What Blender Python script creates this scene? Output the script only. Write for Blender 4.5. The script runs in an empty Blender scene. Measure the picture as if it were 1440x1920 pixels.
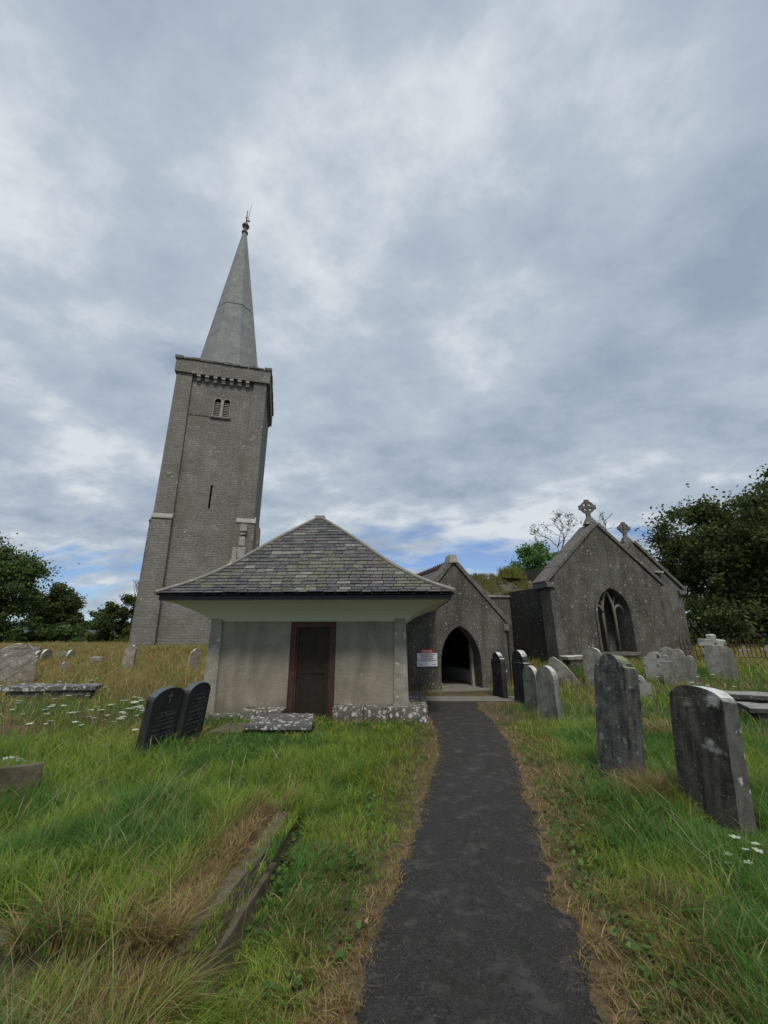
import bpy, bmesh, math, random
import numpy as np
from mathutils import Vector, Matrix
R = math.radians
random.seed(7); rng = np.random.default_rng(11)
SC = bpy.context.scene
COL = SC.collection

# ------------------------------------------------------------------ camera
CAMH = 1.7; PITCH = R(16.8); FPX = 747.0
cam_d = bpy.data.cameras.new('camera'); cam = bpy.data.objects.new('camera', cam_d); COL.objects.link(cam)
cam.location = (0, 0, CAMH); cam.rotation_euler = (R(90) + PITCH, 0, 0)
cam_d.sensor_fit = 'VERTICAL'; cam_d.sensor_height = 24.0; cam_d.sensor_width = 18.0
cam_d.lens = 24.0 * FPX / 1920.0
cam_d.clip_start = 0.05; cam_d.clip_end = 5000
SC.camera = cam
SC.view_settings.view_transform = 'Standard'; SC.view_settings.look = 'None'
SC.view_settings.gamma = 1.0; SC.view_settings.exposure = 0.0

# ------------------------------------------------------------------ sky and sun
SUN_EL = R(56); SUN_AZ = (0.14, -0.99)          # sun stands high behind the viewer
w = bpy.data.worlds.new('World'); SC.world = w; w.use_nodes = True
nt = w.node_tree; nt.nodes.clear()
def N(t, **k):
    n = nt.nodes.new(t)
    for a, b in k.items(): setattr(n, a, b)
    return n
def L(a, b): nt.links.new(a, b)
def wmath(op, a, b=None, clamp=False):
    n = N('ShaderNodeMath', operation=op); n.use_clamp = clamp
    for i, v in enumerate((a, b)):
        if v is None: continue
        if isinstance(v, (int, float)): n.inputs[i].default_value = v
        else: L(v, n.inputs[i])
    return n.outputs[0]
out = N('ShaderNodeOutputWorld'); bg = N('ShaderNodeBackground')
sky = N('ShaderNodeTexSky'); sky.sky_type = 'NISHITA'; sky.sun_disc = False
sky.sun_elevation = SUN_EL; sky.sun_rotation = math.atan2(SUN_AZ[0], SUN_AZ[1]); sky.altitude = 50
sky.air_density = 1.0; sky.dust_density = 0.0; sky.ozone_density = 2.5
tc = N('ShaderNodeTexCoord'); sep = N('ShaderNodeSeparateXYZ'); L(tc.outputs['Generated'], sep.inputs[0])
zc = wmath('MAXIMUM', sep.outputs[2], 0.0)
den = wmath('ADD', zc, 0.30)
px_ = wmath('DIVIDE', sep.outputs[0], den); py_ = wmath('DIVIDE', sep.outputs[1], den)
cmb = N('ShaderNodeCombineXYZ'); L(px_, cmb.inputs[0]); L(py_, cmb.inputs[1])
def cloudnoise(scale, off, detail, rough, dist=0.0, sc=(1, 1, 1)):
    mp = N('ShaderNodeMapping'); mp.inputs['Location'].default_value = off; mp.inputs['Scale'].default_value = sc
    mp.inputs['Rotation'].default_value = (0, 0, R(25))
    L(cmb.outputs[0], mp.inputs[0])
    n = N('ShaderNodeTexNoise'); n.inputs['Scale'].default_value = scale; n.inputs['Detail'].default_value = detail
    n.inputs['Roughness'].default_value = rough; n.inputs['Distortion'].default_value = dist
    L(mp.outputs[0], n.inputs['Vector']); return n.outputs[0]
n1 = cloudnoise(1.25, (16.9, 8.3, 0), 6, 0.5, 0.1, (0.85, 1.0, 1))
n2 = cloudnoise(3.6, (7.3, 4.2, 2), 9, 0.6, 0.0, (0.85, 1.0, 1))
n4 = cloudnoise(8.0, (2.2, 5.1, 3), 9, 0.62, 0.0, (0.7, 1.0, 1))
lw = N('ShaderNodeMapRange'); lw.inputs[1].default_value = 0.05; lw.inputs[2].default_value = 0.6; lw.inputs[3].default_value = 0.42; lw.inputs[4].default_value = 0.04; L(sep.outputs[2], lw.inputs[0])
mixn = wmath('ADD', wmath('MULTIPLY', n1, 0.55), wmath('MULTIPLY', n2, 0.45))
mixn = wmath('ADD', mixn, wmath('MULTIPLY', wmath('SUBTRACT', n4, 0.5), lw.outputs[0]))
cr = N('ShaderNodeValToRGB'); L(mixn, cr.inputs[0])
els = cr.color_ramp.elements
els[0].position = 0.38; els[0].color = (0.30, 0.375, 0.475, 1)
els[1].position = 0.60; els[1].color = (0.68, 0.73, 0.78, 1)
e = els.new(0.455); e.color = (0.385, 0.46, 0.555, 1)
e = els.new(0.52); e.color = (0.465, 0.535, 0.62, 1)
# openings in the cloud, mostly low down
n3 = cloudnoise(1.5, (23.5, -2.2, 5), 7, 0.52, 0.2, (0.55, 1.0, 1))
low = N('ShaderNodeMapRange'); low.inputs[1].default_value = 0.08; low.inputs[2].default_value = 0.42
low.inputs[3].default_value = 0.14; low.inputs[4].default_value = -0.02; L(sep.outputs[2], low.inputs[0])
gap = N('ShaderNodeMapRange'); gap.inputs[1].default_value = 0.61; gap.inputs[2].default_value = 0.68
L(wmath('ADD', n3, low.outputs[0]), gap.inputs[0])
skm = N('ShaderNodeMixRGB', blend_type='MULTIPLY'); skm.inputs[0].default_value = 1.0
L(sky.outputs[0], skm.inputs[1]); skm.inputs[2].default_value = (0.062, 0.078, 0.105, 1)
mx = N('ShaderNodeMixRGB'); L(wmath('MULTIPLY', gap.outputs[0], 0.85), mx.inputs[0]); L(cr.outputs[0], mx.inputs[1]); L(skm.outputs[0], mx.inputs[2])
L(mx.outputs[0], bg.inputs[0]); bg.inputs[1].default_value = 1.0
L(bg.outputs[0], out.inputs[0])

sd = bpy.data.lights.new('sun', 'SUN'); sun = bpy.data.objects.new('sun', sd); COL.objects.link(sun)
sd.energy = 2.3; sd.angle = R(12); sd.color = (1.0, 0.93, 0.83)
sv = Vector((SUN_AZ[0] * math.cos(SUN_EL), SUN_AZ[1] * math.cos(SUN_EL), math.sin(SUN_EL)))
sun.rotation_euler = sv.to_track_quat('Z', 'Y').to_euler(); sun.location = (8, -10, 30)

# ------------------------------------------------------------------ helpers
def tag(o, label=None, cat=None, group=None, kind=None):
    if label: o['label'] = label
    if cat: o['category'] = cat
    if group: o['group'] = group
    if kind: o['kind'] = kind
    return o
def empty(name, loc, rz=0, label=None, cat=None, group=None):
    o = bpy.data.objects.new(name, None); COL.objects.link(o); o.empty_display_size = .2
    o.location = loc; o.rotation_euler = (0, 0, rz); tag(o, label, cat, group); return o
class MB:
    def __init__(s): s.v = []; s.f = []; s.c = None
    def add(s, vs, fs):
        n = len(s.v); s.v += [tuple(v) for v in vs]; s.f += [tuple(i + n for i in f) for f in fs]; return s
    def box(s, x0, x1, y0, y1, z0, z1, j=0.0):
        q = lambda: random.uniform(-j, j)
        vs = [(x + q(), y + q(), z + q()) for z in (z0, z1) for y in (y0, y1) for x in (x0, x1)]
        return s.add(vs, [(0, 2, 3, 1), (4, 5, 7, 6), (0, 1, 5, 4), (2, 6, 7, 3), (0, 4, 6, 2), (1, 3, 7, 5)])
    def hexa(s, bot, top):          # four bottom and four top corners, counter-clockwise
        return s.add(list(bot) + list(top), [(3, 2, 1, 0), (4, 5, 6, 7), (0, 1, 5, 4), (1, 2, 6, 5), (2, 3, 7, 6), (3, 0, 4, 7)])
    def tube(s, pts, rad, n=6):
        pts = [Vector(p) for p in pts]
        if isinstance(rad, (int, float)): rad = [rad] * len(pts)
        base = len(s.v); up = Vector((0.13, 0.21, 1)).normalized()
        for i, p in enumerate(pts):
            d = (pts[min(i + 1, len(pts) - 1)] - pts[max(i - 1, 0)])
            d = d.normalized() if d.length > 1e-6 else Vector((0, 0, 1))
            a = d.cross(up); a = a.normalized() if a.length > 1e-3 else Vector((1, 0, 0)); b = d.cross(a)
            for k in range(n):
                t = 2 * math.pi * k / n; s.v.append(tuple(p + (a * math.cos(t) + b * math.sin(t)) * rad[i]))
        for i in range(len(pts) - 1):
            for k in range(n):
                k2 = (k + 1) % n
                s.f.append((base + i * n + k, base + i * n + k2, base + (i + 1) * n + k2, base + (i + 1) * n + k))
        s.f.append(tuple(base + k for k in range(n))[::-1]); s.f.append(tuple(base + (len(pts) - 1) * n + k for k in range(n)))
        return s
    def lathe(s, prof, cx=0, cy=0, n=12, sx=1.0, sy=1.0):
        base = len(s.v)
        for r, z in prof:
            for k in range(n):
                t = 2 * math.pi * (k + .5) / n; s.v.append((cx + r * math.cos(t) * sx, cy + r * math.sin(t) * sy, z))
        for i in range(len(prof) - 1):
            for k in range(n):
                k2 = (k + 1) % n; s.f.append((base + i * n + k, base + i * n + k2, base + (i + 1) * n + k2, base + (i + 1) * n + k))
        s.f.append(tuple(base + k for k in range(n))[::-1]); s.f.append(tuple(base + (len(prof) - 1) * n + k for k in range(n)))
        return s
    def build(s, name, mat, parent=None, bevel=0.0, smooth=False, loc=None, rz=0.0, cut=0, disp=0.0, dscale=3.0):
        me = bpy.data.meshes.new(name); me.from_pydata(s.v, [], s.f); me.update()
        if bevel or cut:
            bm = bmesh.new(); bm.from_mesh(me)
            bmesh.ops.recalc_face_normals(bm, faces=bm.faces)
            if cut:
                for _ in range(cut): bmesh.ops.subdivide_edges(bm, edges=[e_ for e_ in bm.edges if e_.calc_length() > .12], cuts=1, use_grid_fill=True)
            if bevel:
                es = [e_ for e_ in bm.edges if len(e_.link_faces) == 2 and e_.calc_face_angle(0) > .6]
                bmesh.ops.bevel(bm, geom=es, offset=bevel, segments=2, affect='EDGES', profile=.6)
            bm.to_mesh(me); bm.free()
        if disp:
            n = len(me.vertices); co = np.empty(n * 3); me.vertices.foreach_get('co', co); co = co.reshape(-1, 3)
            for a in range(3):
                co[:, a] += disp * (noise3(co * dscale + 17.3 * a) - .5) * 2
            me.vertices.foreach_set('co', co.ravel()); me.update()
        if mat: me.materials.append(mat)
        if s.c is not None:
            at = me.color_attributes.new('Tint', 'FLOAT_COLOR', 'CORNER')
            arr = np.ones((len(me.loops), 4), 'f'); li = 0
            cols = np.repeat(np.array(s.c), [len(f) for f in s.f], axis=0); arr[:, :3] = cols
            at.data.foreach_set('color', arr.ravel())
        if smooth: me.polygons.foreach_set('use_smooth', [True] * len(me.polygons))
        o = bpy.data.objects.new(name, me); COL.objects.link(o)
        if parent: o.parent = parent
        if loc: o.location = loc
        if rz: o.rotation_euler = (0, 0, rz)
        return o
def hash2(ix, iy):
    h = np.sin(ix * 127.1 + iy * 311.7) * 43758.5453; return h - np.floor(h)
def noise2(x, y):
    x = np.asarray(x, float); y = np.asarray(y, float)
    ix = np.floor(x); iy = np.floor(y); fx = x - ix; fy = y - iy
    fx = fx * fx * (3 - 2 * fx); fy = fy * fy * (3 - 2 * fy)
    return (hash2(ix, iy) * (1 - fx) + hash2(ix + 1, iy) * fx) * (1 - fy) + (hash2(ix, iy + 1) * (1 - fx) + hash2(ix + 1, iy + 1) * fx) * fy
def noise3(p):
    z = p[:, 2]; iz = np.floor(z); f = z - iz; f = f * f * (3 - 2 * f)
    return noise2(p[:, 0] + iz * 37.2, p[:, 1] + iz * 17.7) * (1 - f) + noise2(p[:, 0] + (iz + 1) * 37.2, p[:, 1] + (iz + 1) * 17.7) * f
def fbm(x, y): return .5 * noise2(x, y) + .3 * noise2(x * 2.1 + 5, y * 2.1 + 9) + .2 * noise2(x * 4.3 + 1, y * 4.3 + 3)
def ss(a, b, x):
    t = np.clip((np.asarray(x, float) - a) / (b - a), 0, 1); return t * t * (3 - 2 * t)
def extr(outline, holes, y0, y1, bev=0.0):
    """solid wall from an outline in (x, z), with holes, spanning y0..y1; returns verts, faces"""
    cu = bpy.data.curves.new('tmp', 'CURVE'); cu.dimensions = '2D'; cu.fill_mode = 'BOTH'
    for poly in [outline] + list(holes):
        sp = cu.splines.new('POLY'); sp.points.add(len(poly) - 1); sp.use_cyclic_u = True
        for p, q in zip(sp.points, poly): p.co = (q[0], q[1], 0, 1)
    cu.extrude = (y1 - y0) / 2 - bev; cu.bevel_depth = bev; cu.bevel_resolution = 1
    if bev: cu.offset = -bev
    o = bpy.data.objects.new('tmp', cu); COL.objects.link(o)
    dg = bpy.context.evaluated_depsgraph_get(); me = bpy.data.meshes.new_from_object(o.evaluated_get(dg))
    ym = (y0 + y1) / 2
    vs = [(v.co.x, ym - v.co.z, v.co.y) for v in me.vertices]; fs = [tuple(p.vertices) for p in me.polygons]
    bpy.data.objects.remove(o); bpy.data.curves.remove(cu); bpy.data.meshes.remove(me)
    return vs, fs
def arch(x0, x1, z0, zs, zt, n=10, rnd=False):
    """pointed (or round) opening"""
    c = (x0 + x1) / 2; hw = (x1 - x0) / 2; p = [(x0, z0)]
    for i in range(n + 1):
        t = i / n
        if rnd: a = math.pi * (1 - t); p.append((c + hw * math.cos(a), zs + (zt - zs) * math.sin(a)))
        else:
            u = t * 2 if t <= .5 else (1 - t) * 2
            x = hw * (1 - (1 - math.cos(u * math.pi / 2 * .86)) / (1 - math.cos(math.pi / 2 * .86)))
            z = zs + (zt - zs) * math.sin(u * math.pi / 2 * .86) / math.sin(math.pi / 2 * .86)
            p.append((c - x if t <= .5 else c + x, z))
    p.append((x1, z0)); return p

# ------------------------------------------------------------------ materials
class Mat:
    def __init__(s, name):
        s.m = bpy.data.materials.new(name); s.m.use_nodes = True; s.t = s.m.node_tree; s.t.nodes.clear()
        s.out = s.n('ShaderNodeOutputMaterial'); s.b = s.n('ShaderNodeBsdfPrincipled'); s.l(s.b.outputs[0], s.out.inputs[0])
        s.b.inputs['Roughness'].default_value = .85; s.b.inputs['Specular IOR Level'].default_value = .25
        s.co = s.n('ShaderNodeTexCoord').outputs['Object']
    def n(s, t, **k):
        n = s.t.nodes.new(t)
        for a, b in k.items(): setattr(n, a, b)
        return n
    def l(s, a, b): s.t.links.new(a, b)
    def map(s, sc=(1, 1, 1), loc=(0, 0, 0), rot=(0, 0, 0)):
        m = s.n('ShaderNodeMapping'); m.inputs['Scale'].default_value = sc; m.inputs['Location'].default_value = loc
        m.inputs['Rotation'].default_value = rot
        s.l(s.co, m.inputs[0]); return m.outputs[0]
    def noise(s, scale, detail=4, rough=.55, v=None, dist=0):
        n = s.n('ShaderNodeTexNoise'); n.inputs['Scale'].default_value = scale; n.inputs['Detail'].default_value = detail
        n.inputs['Roughness'].default_value = rough; n.inputs['Distortion'].default_value = dist
        s.l(v if v else s.co, n.inputs['Vector']); return n.outputs[0]
    def rng(s, f, a, b, c=0.0, d=1.0):
        n = s.n('ShaderNodeMapRange'); n.clamp = True
        for i, v in enumerate((a, b, c, d)): n.inputs[i + 1].default_value = v
        s.l(f, n.inputs[0]); return n.outputs[0]
    def mix(s, f, a, b, mode='MIX'):
        n = s.n('ShaderNodeMixRGB', blend_type=mode)
        for i, v in enumerate((f, a, b)):
            if isinstance(v, (int, float)): n.inputs[i].default_value = v
            elif isinstance(v, tuple): n.inputs[i].default_value = v if len(v) == 4 else v + (1,)
            else: s.l(v, n.inputs[i])
        return n.outputs[0]
    def math(s, op, a, b=0.0):
        n = s.n('ShaderNodeMath', operation=op)
        for i, v in enumerate((a, b)):
            if isinstance(v, (int, float)): n.inputs[i].default_value = v
            else: s.l(v, n.inputs[i])
        return n.outputs[0]
    def spots(s, scale, r0, r1, thr, v=None, warp=.3):
        """patches: voronoi distance, only in some cells"""
        vv = v if v else s.co
        wn = s.n('ShaderNodeTexNoise'); wn.inputs['Scale'].default_value = scale * 1.7; wn.inputs['Detail'].default_value = 3; s.l(vv, wn.inputs['Vector'])
        sb = s.n('ShaderNodeVectorMath', operation='MULTIPLY_ADD'); s.l(wn.outputs[1], sb.inputs[0])
        k = warp / scale; sb.inputs[1].default_value = (k, k, k); s.l(vv, sb.inputs[2])
        n = s.n('ShaderNodeTexVoronoi'); n.inputs['Scale'].default_value = scale; s.l(sb.outputs[0], n.inputs['Vector'])
        sp = s.n('ShaderNodeSeparateColor'); s.l(n.outputs['Color'], sp.inputs[0])
        m = s.rng(n.outputs['Distance'], r0, r1, 1, 0)
        return s.math('MULTIPLY', m, s.math('LESS_THAN', sp.outputs[0], thr))
    def col(s, c): s.l(c, s.b.inputs['Base Color'])
    def bump(s, h, strength=.4, dist=.02):
        n = s.n('ShaderNodeBump'); n.inputs['Strength'].default_value = strength; n.inputs['Distance'].default_value = dist
        s.l(h, n.inputs['Height']); s.l(n.outputs[0], s.b.inputs['Normal'])

def m_stone(name, c1, c2, scale=3, lichen=None, lsc=18, lth=.35, streak=None, stf=.6, top=None, coarse=60, bump=.5, ssc=2.6, patch=None, psc=4, pth=.3, moss=None, rng_=(.35, .65)):
    m = Mat(name)
    a = m.noise(scale, 6, .6); c = m.mix(m.rng(a, rng_[0], rng_[1]), c1, c2)
    f = m.noise(coarse, 4, .7); c = m.mix(m.rng(f, .3, .7, .0, .55), c, tuple(x * .55 for x in c1))
    if streak:
        sv_ = m.map((ssc, ssc, ssc * .19)); st = m.noise(1.0, 7, .68, sv_, .6); c = m.mix(m.rng(st, .44, .66, 0, stf), c, streak)
    if moss:
        c = m.mix(m.rng(m.noise(scale * .9, 5, .65, m.map(loc=(4, 2, 9))), .52, .68, 0, .8), c, moss)
    if name == 'church_roughcast':
        c = m.mix(m.rng(m.noise(.55, 5, .65, m.map(loc=(2, 6, 4))), .40, .62, 0, .75), c, m.mix(1.0, c, (.60, .59, .56), 'MULTIPLY'))
        c = m.mix(m.rng(m.noise(22, 5, .8), .50, .72, 0, .65), c, (.24, .23, .195))
    if patch:
        c = m.mix(m.spots(psc, .22, .42, pth, warp=1.1), c, patch)
    if lichen:
        c = m.mix(m.spots(lsc, .12, .28, lth, warp=.7), c, lichen)
        c = m.mix(m.math('MULTIPLY', m.spots(lsc * .37, .10, .24, lth * .8, v=m.map(loc=(3, 5, 1)), warp=.8), .8), c, lichen)
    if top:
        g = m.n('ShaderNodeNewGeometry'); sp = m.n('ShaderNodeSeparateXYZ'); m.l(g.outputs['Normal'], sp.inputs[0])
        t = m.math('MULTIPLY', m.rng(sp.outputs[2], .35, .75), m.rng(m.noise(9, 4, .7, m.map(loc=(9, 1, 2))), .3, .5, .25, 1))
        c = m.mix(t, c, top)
    m.col(c)
    h = m.math('ADD', m.math('MULTIPLY', a, .5), m.noise(coarse * .6, 5, .75)); m.bump(h, bump, .02)
    return m.m

def m_tower(name, tone=1.0, light=False):
    m = Mat(name)
    sx = m.n('ShaderNodeSeparateXYZ'); m.l(m.co, sx.inputs[0])
    cb = m.n('ShaderNodeCombineXYZ'); m.l(m.math('ADD', sx.outputs[0], sx.outputs[1]), cb.inputs[0]); m.l(sx.outputs[2], cb.inputs[1])
    wn = m.n('ShaderNodeTexNoise'); wn.inputs['Scale'].default_value = 1.6; m.l(m.co, wn.inputs['Vector'])
    ad = m.n('ShaderNodeVectorMath', operation='MULTIPLY_ADD'); m.l(wn.outputs[1], ad.inputs[0]); ad.inputs[1].default_value = (.22, .12, 0); m.l(cb.outputs[0], ad.inputs[2])
    br = m.n('ShaderNodeTexBrick'); m.l(ad.outputs[0], br.inputs['Vector'])
    br.inputs['Scale'].default_value = 1.0; br.inputs['Brick Width'].default_value = .55; br.inputs['Row Height'].default_value = .17
    br.inputs['Mortar Size'].default_value = .012; br.inputs['Mortar Smooth'].default_value = .5; br.offset = .5
    k = tone
    br.inputs['Color1'].default_value = (.20 * k, .190 * k, .168 * k, 1); br.inputs['Color2'].default_value = (.27 * k, .262 * k, .238 * k, 1)
    br.inputs['Mortar'].default_value = (.145 * k, .135 * k, .118 * k, 1)
    c = br.outputs['Color']
    a = m.noise(.9, 6, .65); c = m.mix(m.rng(a, .35, .7, 0, .75), c, (.17 * k, .158 * k, .13 * k))
    c = m.mix(m.rng(m.noise(.35, 5, .6, m.map(loc=(3, 8, 2))), .42, .62, 0, .7), c, m.mix(1.0, c, (.66, .65, .62), 'MULTIPLY'))
    c = m.mix(m.rng(m.noise(14, 4, .8, m.map((1, 1, 2.4))), .5, .75, 0, .8), c, m.mix(1.0, c, (.45, .45, .45), 'MULTIPLY'))
    st = m.noise(5, 5, .7, m.map((1, 1, 2.6))); c = m.mix(m.rng(st, .48, .72, 0, .8), c, (.34 * k, .325 * k, .29 * k))
    st = m.noise(7, 5, .7, m.map((1, 1, 2.8), (5, 2, 1))); c = m.mix(m.rng(st, .52, .72, 0, .75), c, (.11 * k, .105 * k, .09 * k))
    c = m.mix(m.math('MULTIPLY', m.rng(m.noise(.55, 4, .6, m.map(loc=(7, 2, 3))), .54, .66), m.rng(m.noise(4, 5, .7), .56, .62)), c, (.50, .49, .44))
    c = m.mix(m.rng(m.noise(1.1, 5, .6, m.map((2, 2, .25))), .5, .7, 0, .35), c, (.13 * k, .13 * k, .095 * k))
    m.col(c); m.bump(m.math('ADD', m.math('MULTIPLY', br.outputs['Fac'], -.6), m.noise(9, 5, .7, m.map((1, 1, 2.2)))), .7, .06)
    return m.m

def m_plain(name, c, c2=None, sc=20, rough=.7, spec=.3, metal=0, bump=.15):
    m = Mat(name); m.b.inputs['Roughness'].default_value = rough; m.b.inputs['Specular IOR Level'].default_value = spec; m.b.inputs['Metallic'].default_value = metal
    m.col(m.mix(m.rng(m.noise(sc, 5, .6), .35, .65), c, c2 or tuple(x * .7 for x in c)))
    if bump: m.bump(m.noise(sc * 3, 4, .6), bump, .01)
    return m.m

def m_tint(name, transl=.3, rough=.8, vary=.25, sc=3, spec=.2):
    """foliage / slate whose colour varies from piece to piece through the Tint attribute"""
    m = Mat(name)
    at = m.n('ShaderNodeAttribute'); at.attribute_name = 'Tint'
    c = at.outputs[0]
    if vary: c = m.mix(m.rng(m.noise(sc, 5, .65), .35, .68, 0, vary * 2), c, m.mix(1.0, c, (.62, .62, .55), 'MULTIPLY'))
    m.b.inputs['Roughness'].default_value = rough; m.b.inputs['Specular IOR Level'].default_value = spec
    m.col(c)
    if transl:
        t = m.n('ShaderNodeBsdfTranslucent'); m.l(c, t.inputs[0]); x = m.n('ShaderNodeMixShader'); x.inputs[0].default_value = transl
        m.l(m.b.outputs[0], x.inputs[1]); m.l(t.outputs[0], x.inputs[2]); m.l(x.outputs[0], m.out.inputs[0])
    return m

M = {}
M['tower'] = m_tower('coursed_rubble')
M['tower_parapet'] = m_tower('parapet_rubble', .95)
M['spire'] = m_stone('spire_stone', (.24, .255, .25), (.33, .345, .335), 1.1, lichen=(.42, .43, .40), lsc=5, lth=.22, coarse=24, streak=(.20, .195, .165), stf=.35, bump=.3)
def spire_courses():
    mm = M['spire']; t = mm.node_tree; b = [n for n in t.nodes if n.type == 'BSDF_PRINCIPLED'][0]; src = b.inputs['Base Color'].links[0].from_socket
    co = t.nodes.new('ShaderNodeTexCoord'); sp = t.nodes.new('ShaderNodeSeparateXYZ'); t.links.new(co.outputs['Object'], sp.inputs[0]); cb = t.nodes.new('ShaderNodeCombineXYZ')
    a = t.nodes.new('ShaderNodeMath'); t.links.new(sp.outputs[0], a.inputs[0]); t.links.new(sp.outputs[1], a.inputs[1]); t.links.new(a.outputs[0], cb.inputs[0]); t.links.new(sp.outputs[2], cb.inputs[1])
    br = t.nodes.new('ShaderNodeTexBrick'); t.links.new(cb.outputs[0], br.inputs[0]); br.inputs['Scale'].default_value = 1; br.inputs['Brick Width'].default_value = .8; br.inputs['Row Height'].default_value = .36; br.inputs['Mortar Size'].default_value = .015
    br.inputs['Color1'].default_value = (1, 1, 1, 1); br.inputs['Color2'].default_value = (.84, .85, .85, 1); br.inputs['Mortar'].default_value = (.72, .71, .68, 1)
    m1 = t.nodes.new('ShaderNodeMixRGB'); m1.blend_type = 'MULTIPLY'; m1.inputs[0].default_value = 1; t.links.new(src, m1.inputs[1]); t.links.new(br.outputs[0], m1.inputs[2]); t.links.new(m1.outputs[0], b.inputs['Base Color'])
spire_courses()
M['pale_stone'] = m_stone('pale_dressed_stone', (.40, .385, .34), (.27, .26, .23), 4, lichen=(.6, .6, .56), lsc=9, lth=.4, coarse=40)
M['coping'] = m_stone('coping_stone', (.17, .16, .14), (.105, .10, .088), 5, lichen=(.42, .41, .37), lsc=11, lth=.4, coarse=40)
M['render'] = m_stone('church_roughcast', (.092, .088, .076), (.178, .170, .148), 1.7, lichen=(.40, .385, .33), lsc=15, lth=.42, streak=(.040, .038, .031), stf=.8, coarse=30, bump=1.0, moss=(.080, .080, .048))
M['tracery'] = m_stone('tracery_stone', (.24, .23, .175), (.17, .16, .125), 6, coarse=50)
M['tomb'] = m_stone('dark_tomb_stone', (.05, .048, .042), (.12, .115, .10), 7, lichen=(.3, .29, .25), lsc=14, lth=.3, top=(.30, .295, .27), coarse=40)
M['render_dark'] = m_stone('shade_darkened_roughcast', (.040, .036, .032), (.07, .064, .055), 1.2, lichen=(.30, .30, .27), lsc=8, lth=.10, streak=(.022, .020, .018), stf=.7, coarse=38, bump=.9)  # darker roughcast copy; shade of side and inner walls put into its colour
M['rubble'] = m_tower('ruined_rubble', .8)
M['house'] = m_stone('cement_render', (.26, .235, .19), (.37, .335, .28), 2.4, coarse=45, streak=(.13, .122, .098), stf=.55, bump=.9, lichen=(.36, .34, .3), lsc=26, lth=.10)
def hut_wall():
    mm = M['house']; t = mm.node_tree; b = [n for n in t.nodes if n.type == 'BSDF_PRINCIPLED'][0]; src = b.inputs['Base Color'].links[0].from_socket
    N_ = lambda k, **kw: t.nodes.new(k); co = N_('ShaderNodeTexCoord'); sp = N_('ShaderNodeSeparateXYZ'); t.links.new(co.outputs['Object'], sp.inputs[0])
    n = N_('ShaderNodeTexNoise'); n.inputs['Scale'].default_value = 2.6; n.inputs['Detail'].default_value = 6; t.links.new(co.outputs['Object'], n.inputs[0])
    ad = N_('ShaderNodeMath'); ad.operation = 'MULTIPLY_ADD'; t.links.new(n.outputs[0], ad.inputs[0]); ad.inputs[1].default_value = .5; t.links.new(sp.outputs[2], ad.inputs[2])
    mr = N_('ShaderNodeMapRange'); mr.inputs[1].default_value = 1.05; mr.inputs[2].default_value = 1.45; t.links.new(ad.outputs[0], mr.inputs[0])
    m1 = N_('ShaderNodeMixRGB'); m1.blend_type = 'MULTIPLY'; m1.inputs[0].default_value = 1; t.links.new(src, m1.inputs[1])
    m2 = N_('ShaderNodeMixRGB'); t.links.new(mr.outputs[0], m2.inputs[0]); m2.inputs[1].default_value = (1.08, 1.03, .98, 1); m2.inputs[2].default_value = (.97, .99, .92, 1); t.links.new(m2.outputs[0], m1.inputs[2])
    mr2 = N_('ShaderNodeMapRange'); mr2.inputs[1].default_value = .28; mr2.inputs[2].default_value = .58; mr2.inputs[3].default_value = .65; mr2.inputs[4].default_value = 0; t.links.new(ad.outputs[0], mr2.inputs[0])
    m3 = N_('ShaderNodeMixRGB'); t.links.new(mr2.outputs[0], m3.inputs[0]); t.links.new(m1.outputs[0], m3.inputs[1]); m3.inputs[2].default_value = (.075, .078, .045, 1); t.links.new(m3.outputs[0], b.inputs['Base Color'])
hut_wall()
M['pilaster'] = m_stone('pilaster_render', (.36, .335, .28), (.22, .205, .165), 5, lichen=(.5, .5, .46), lsc=14, lth=.3, coarse=60, bump=.5)
M['soffit'] = m_stone('soffit_plaster', (.78, .77, .62), (.70, .70, .55), .9, coarse=80, bump=.12, rng_=(.2, .8))
M['fascia'] = m_plain('black_gutter', (.012, .012, .013), rough=.45, spec=.4, bump=0)
M['hip'] = m_stone('cement_hip_capping', (.30, .29, .25), (.22, .21, .18), 6, lichen=(.42, .42, .37), lsc=10, lth=.3, coarse=50)
M['door'] = m_plain('dark_brown_door', (.030, .021, .015), (.018, .013, .010), 8, .6, .25)
M['frame'] = m_plain('red_brown_frame', (.075, .035, .020), (.04, .02, .013), 9, .6, .3)
M['brass'] = m_plain('old_brass', (.10, .085, .05), rough=.5, metal=.6, bump=0)
M['slab'] = m_stone('lichened_slab', (.10, .095, .09), (.17, .165, .155), 4, lichen=(.58, .59, .56), lsc=13, lth=.7, coarse=50, patch=(.55, .56, .54), psc=8, pth=.62)
M['plinth'] = m_stone('whitened_plinth', (.10, .095, .075), (.2, .19, .16), 4, lichen=(.58, .57, .53), lsc=17, lth=.7, coarse=50, patch=(.55, .54, .51), psc=9, pth=.65, moss=(.06, .06, .035))
M['kerb'] = m_stone('kerb_concrete', (.12, .10, .068), (.20, .17, .12), 6, coarse=45, moss=(.07, .065, .035), bump=.7)
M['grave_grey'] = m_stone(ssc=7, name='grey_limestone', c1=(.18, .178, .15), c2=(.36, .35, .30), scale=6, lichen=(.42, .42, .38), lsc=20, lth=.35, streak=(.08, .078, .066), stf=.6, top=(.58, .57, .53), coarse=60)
M['grave_black'] = m_stone('black_stained_stone', (.022, .023, .025), (.045, .046, .046), 4, lichen=(.26, .27, .26), lsc=14, lth=.10, streak=(.08, .08, .075), stf=.5, top=(.58, .60, .58), coarse=60)
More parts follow.
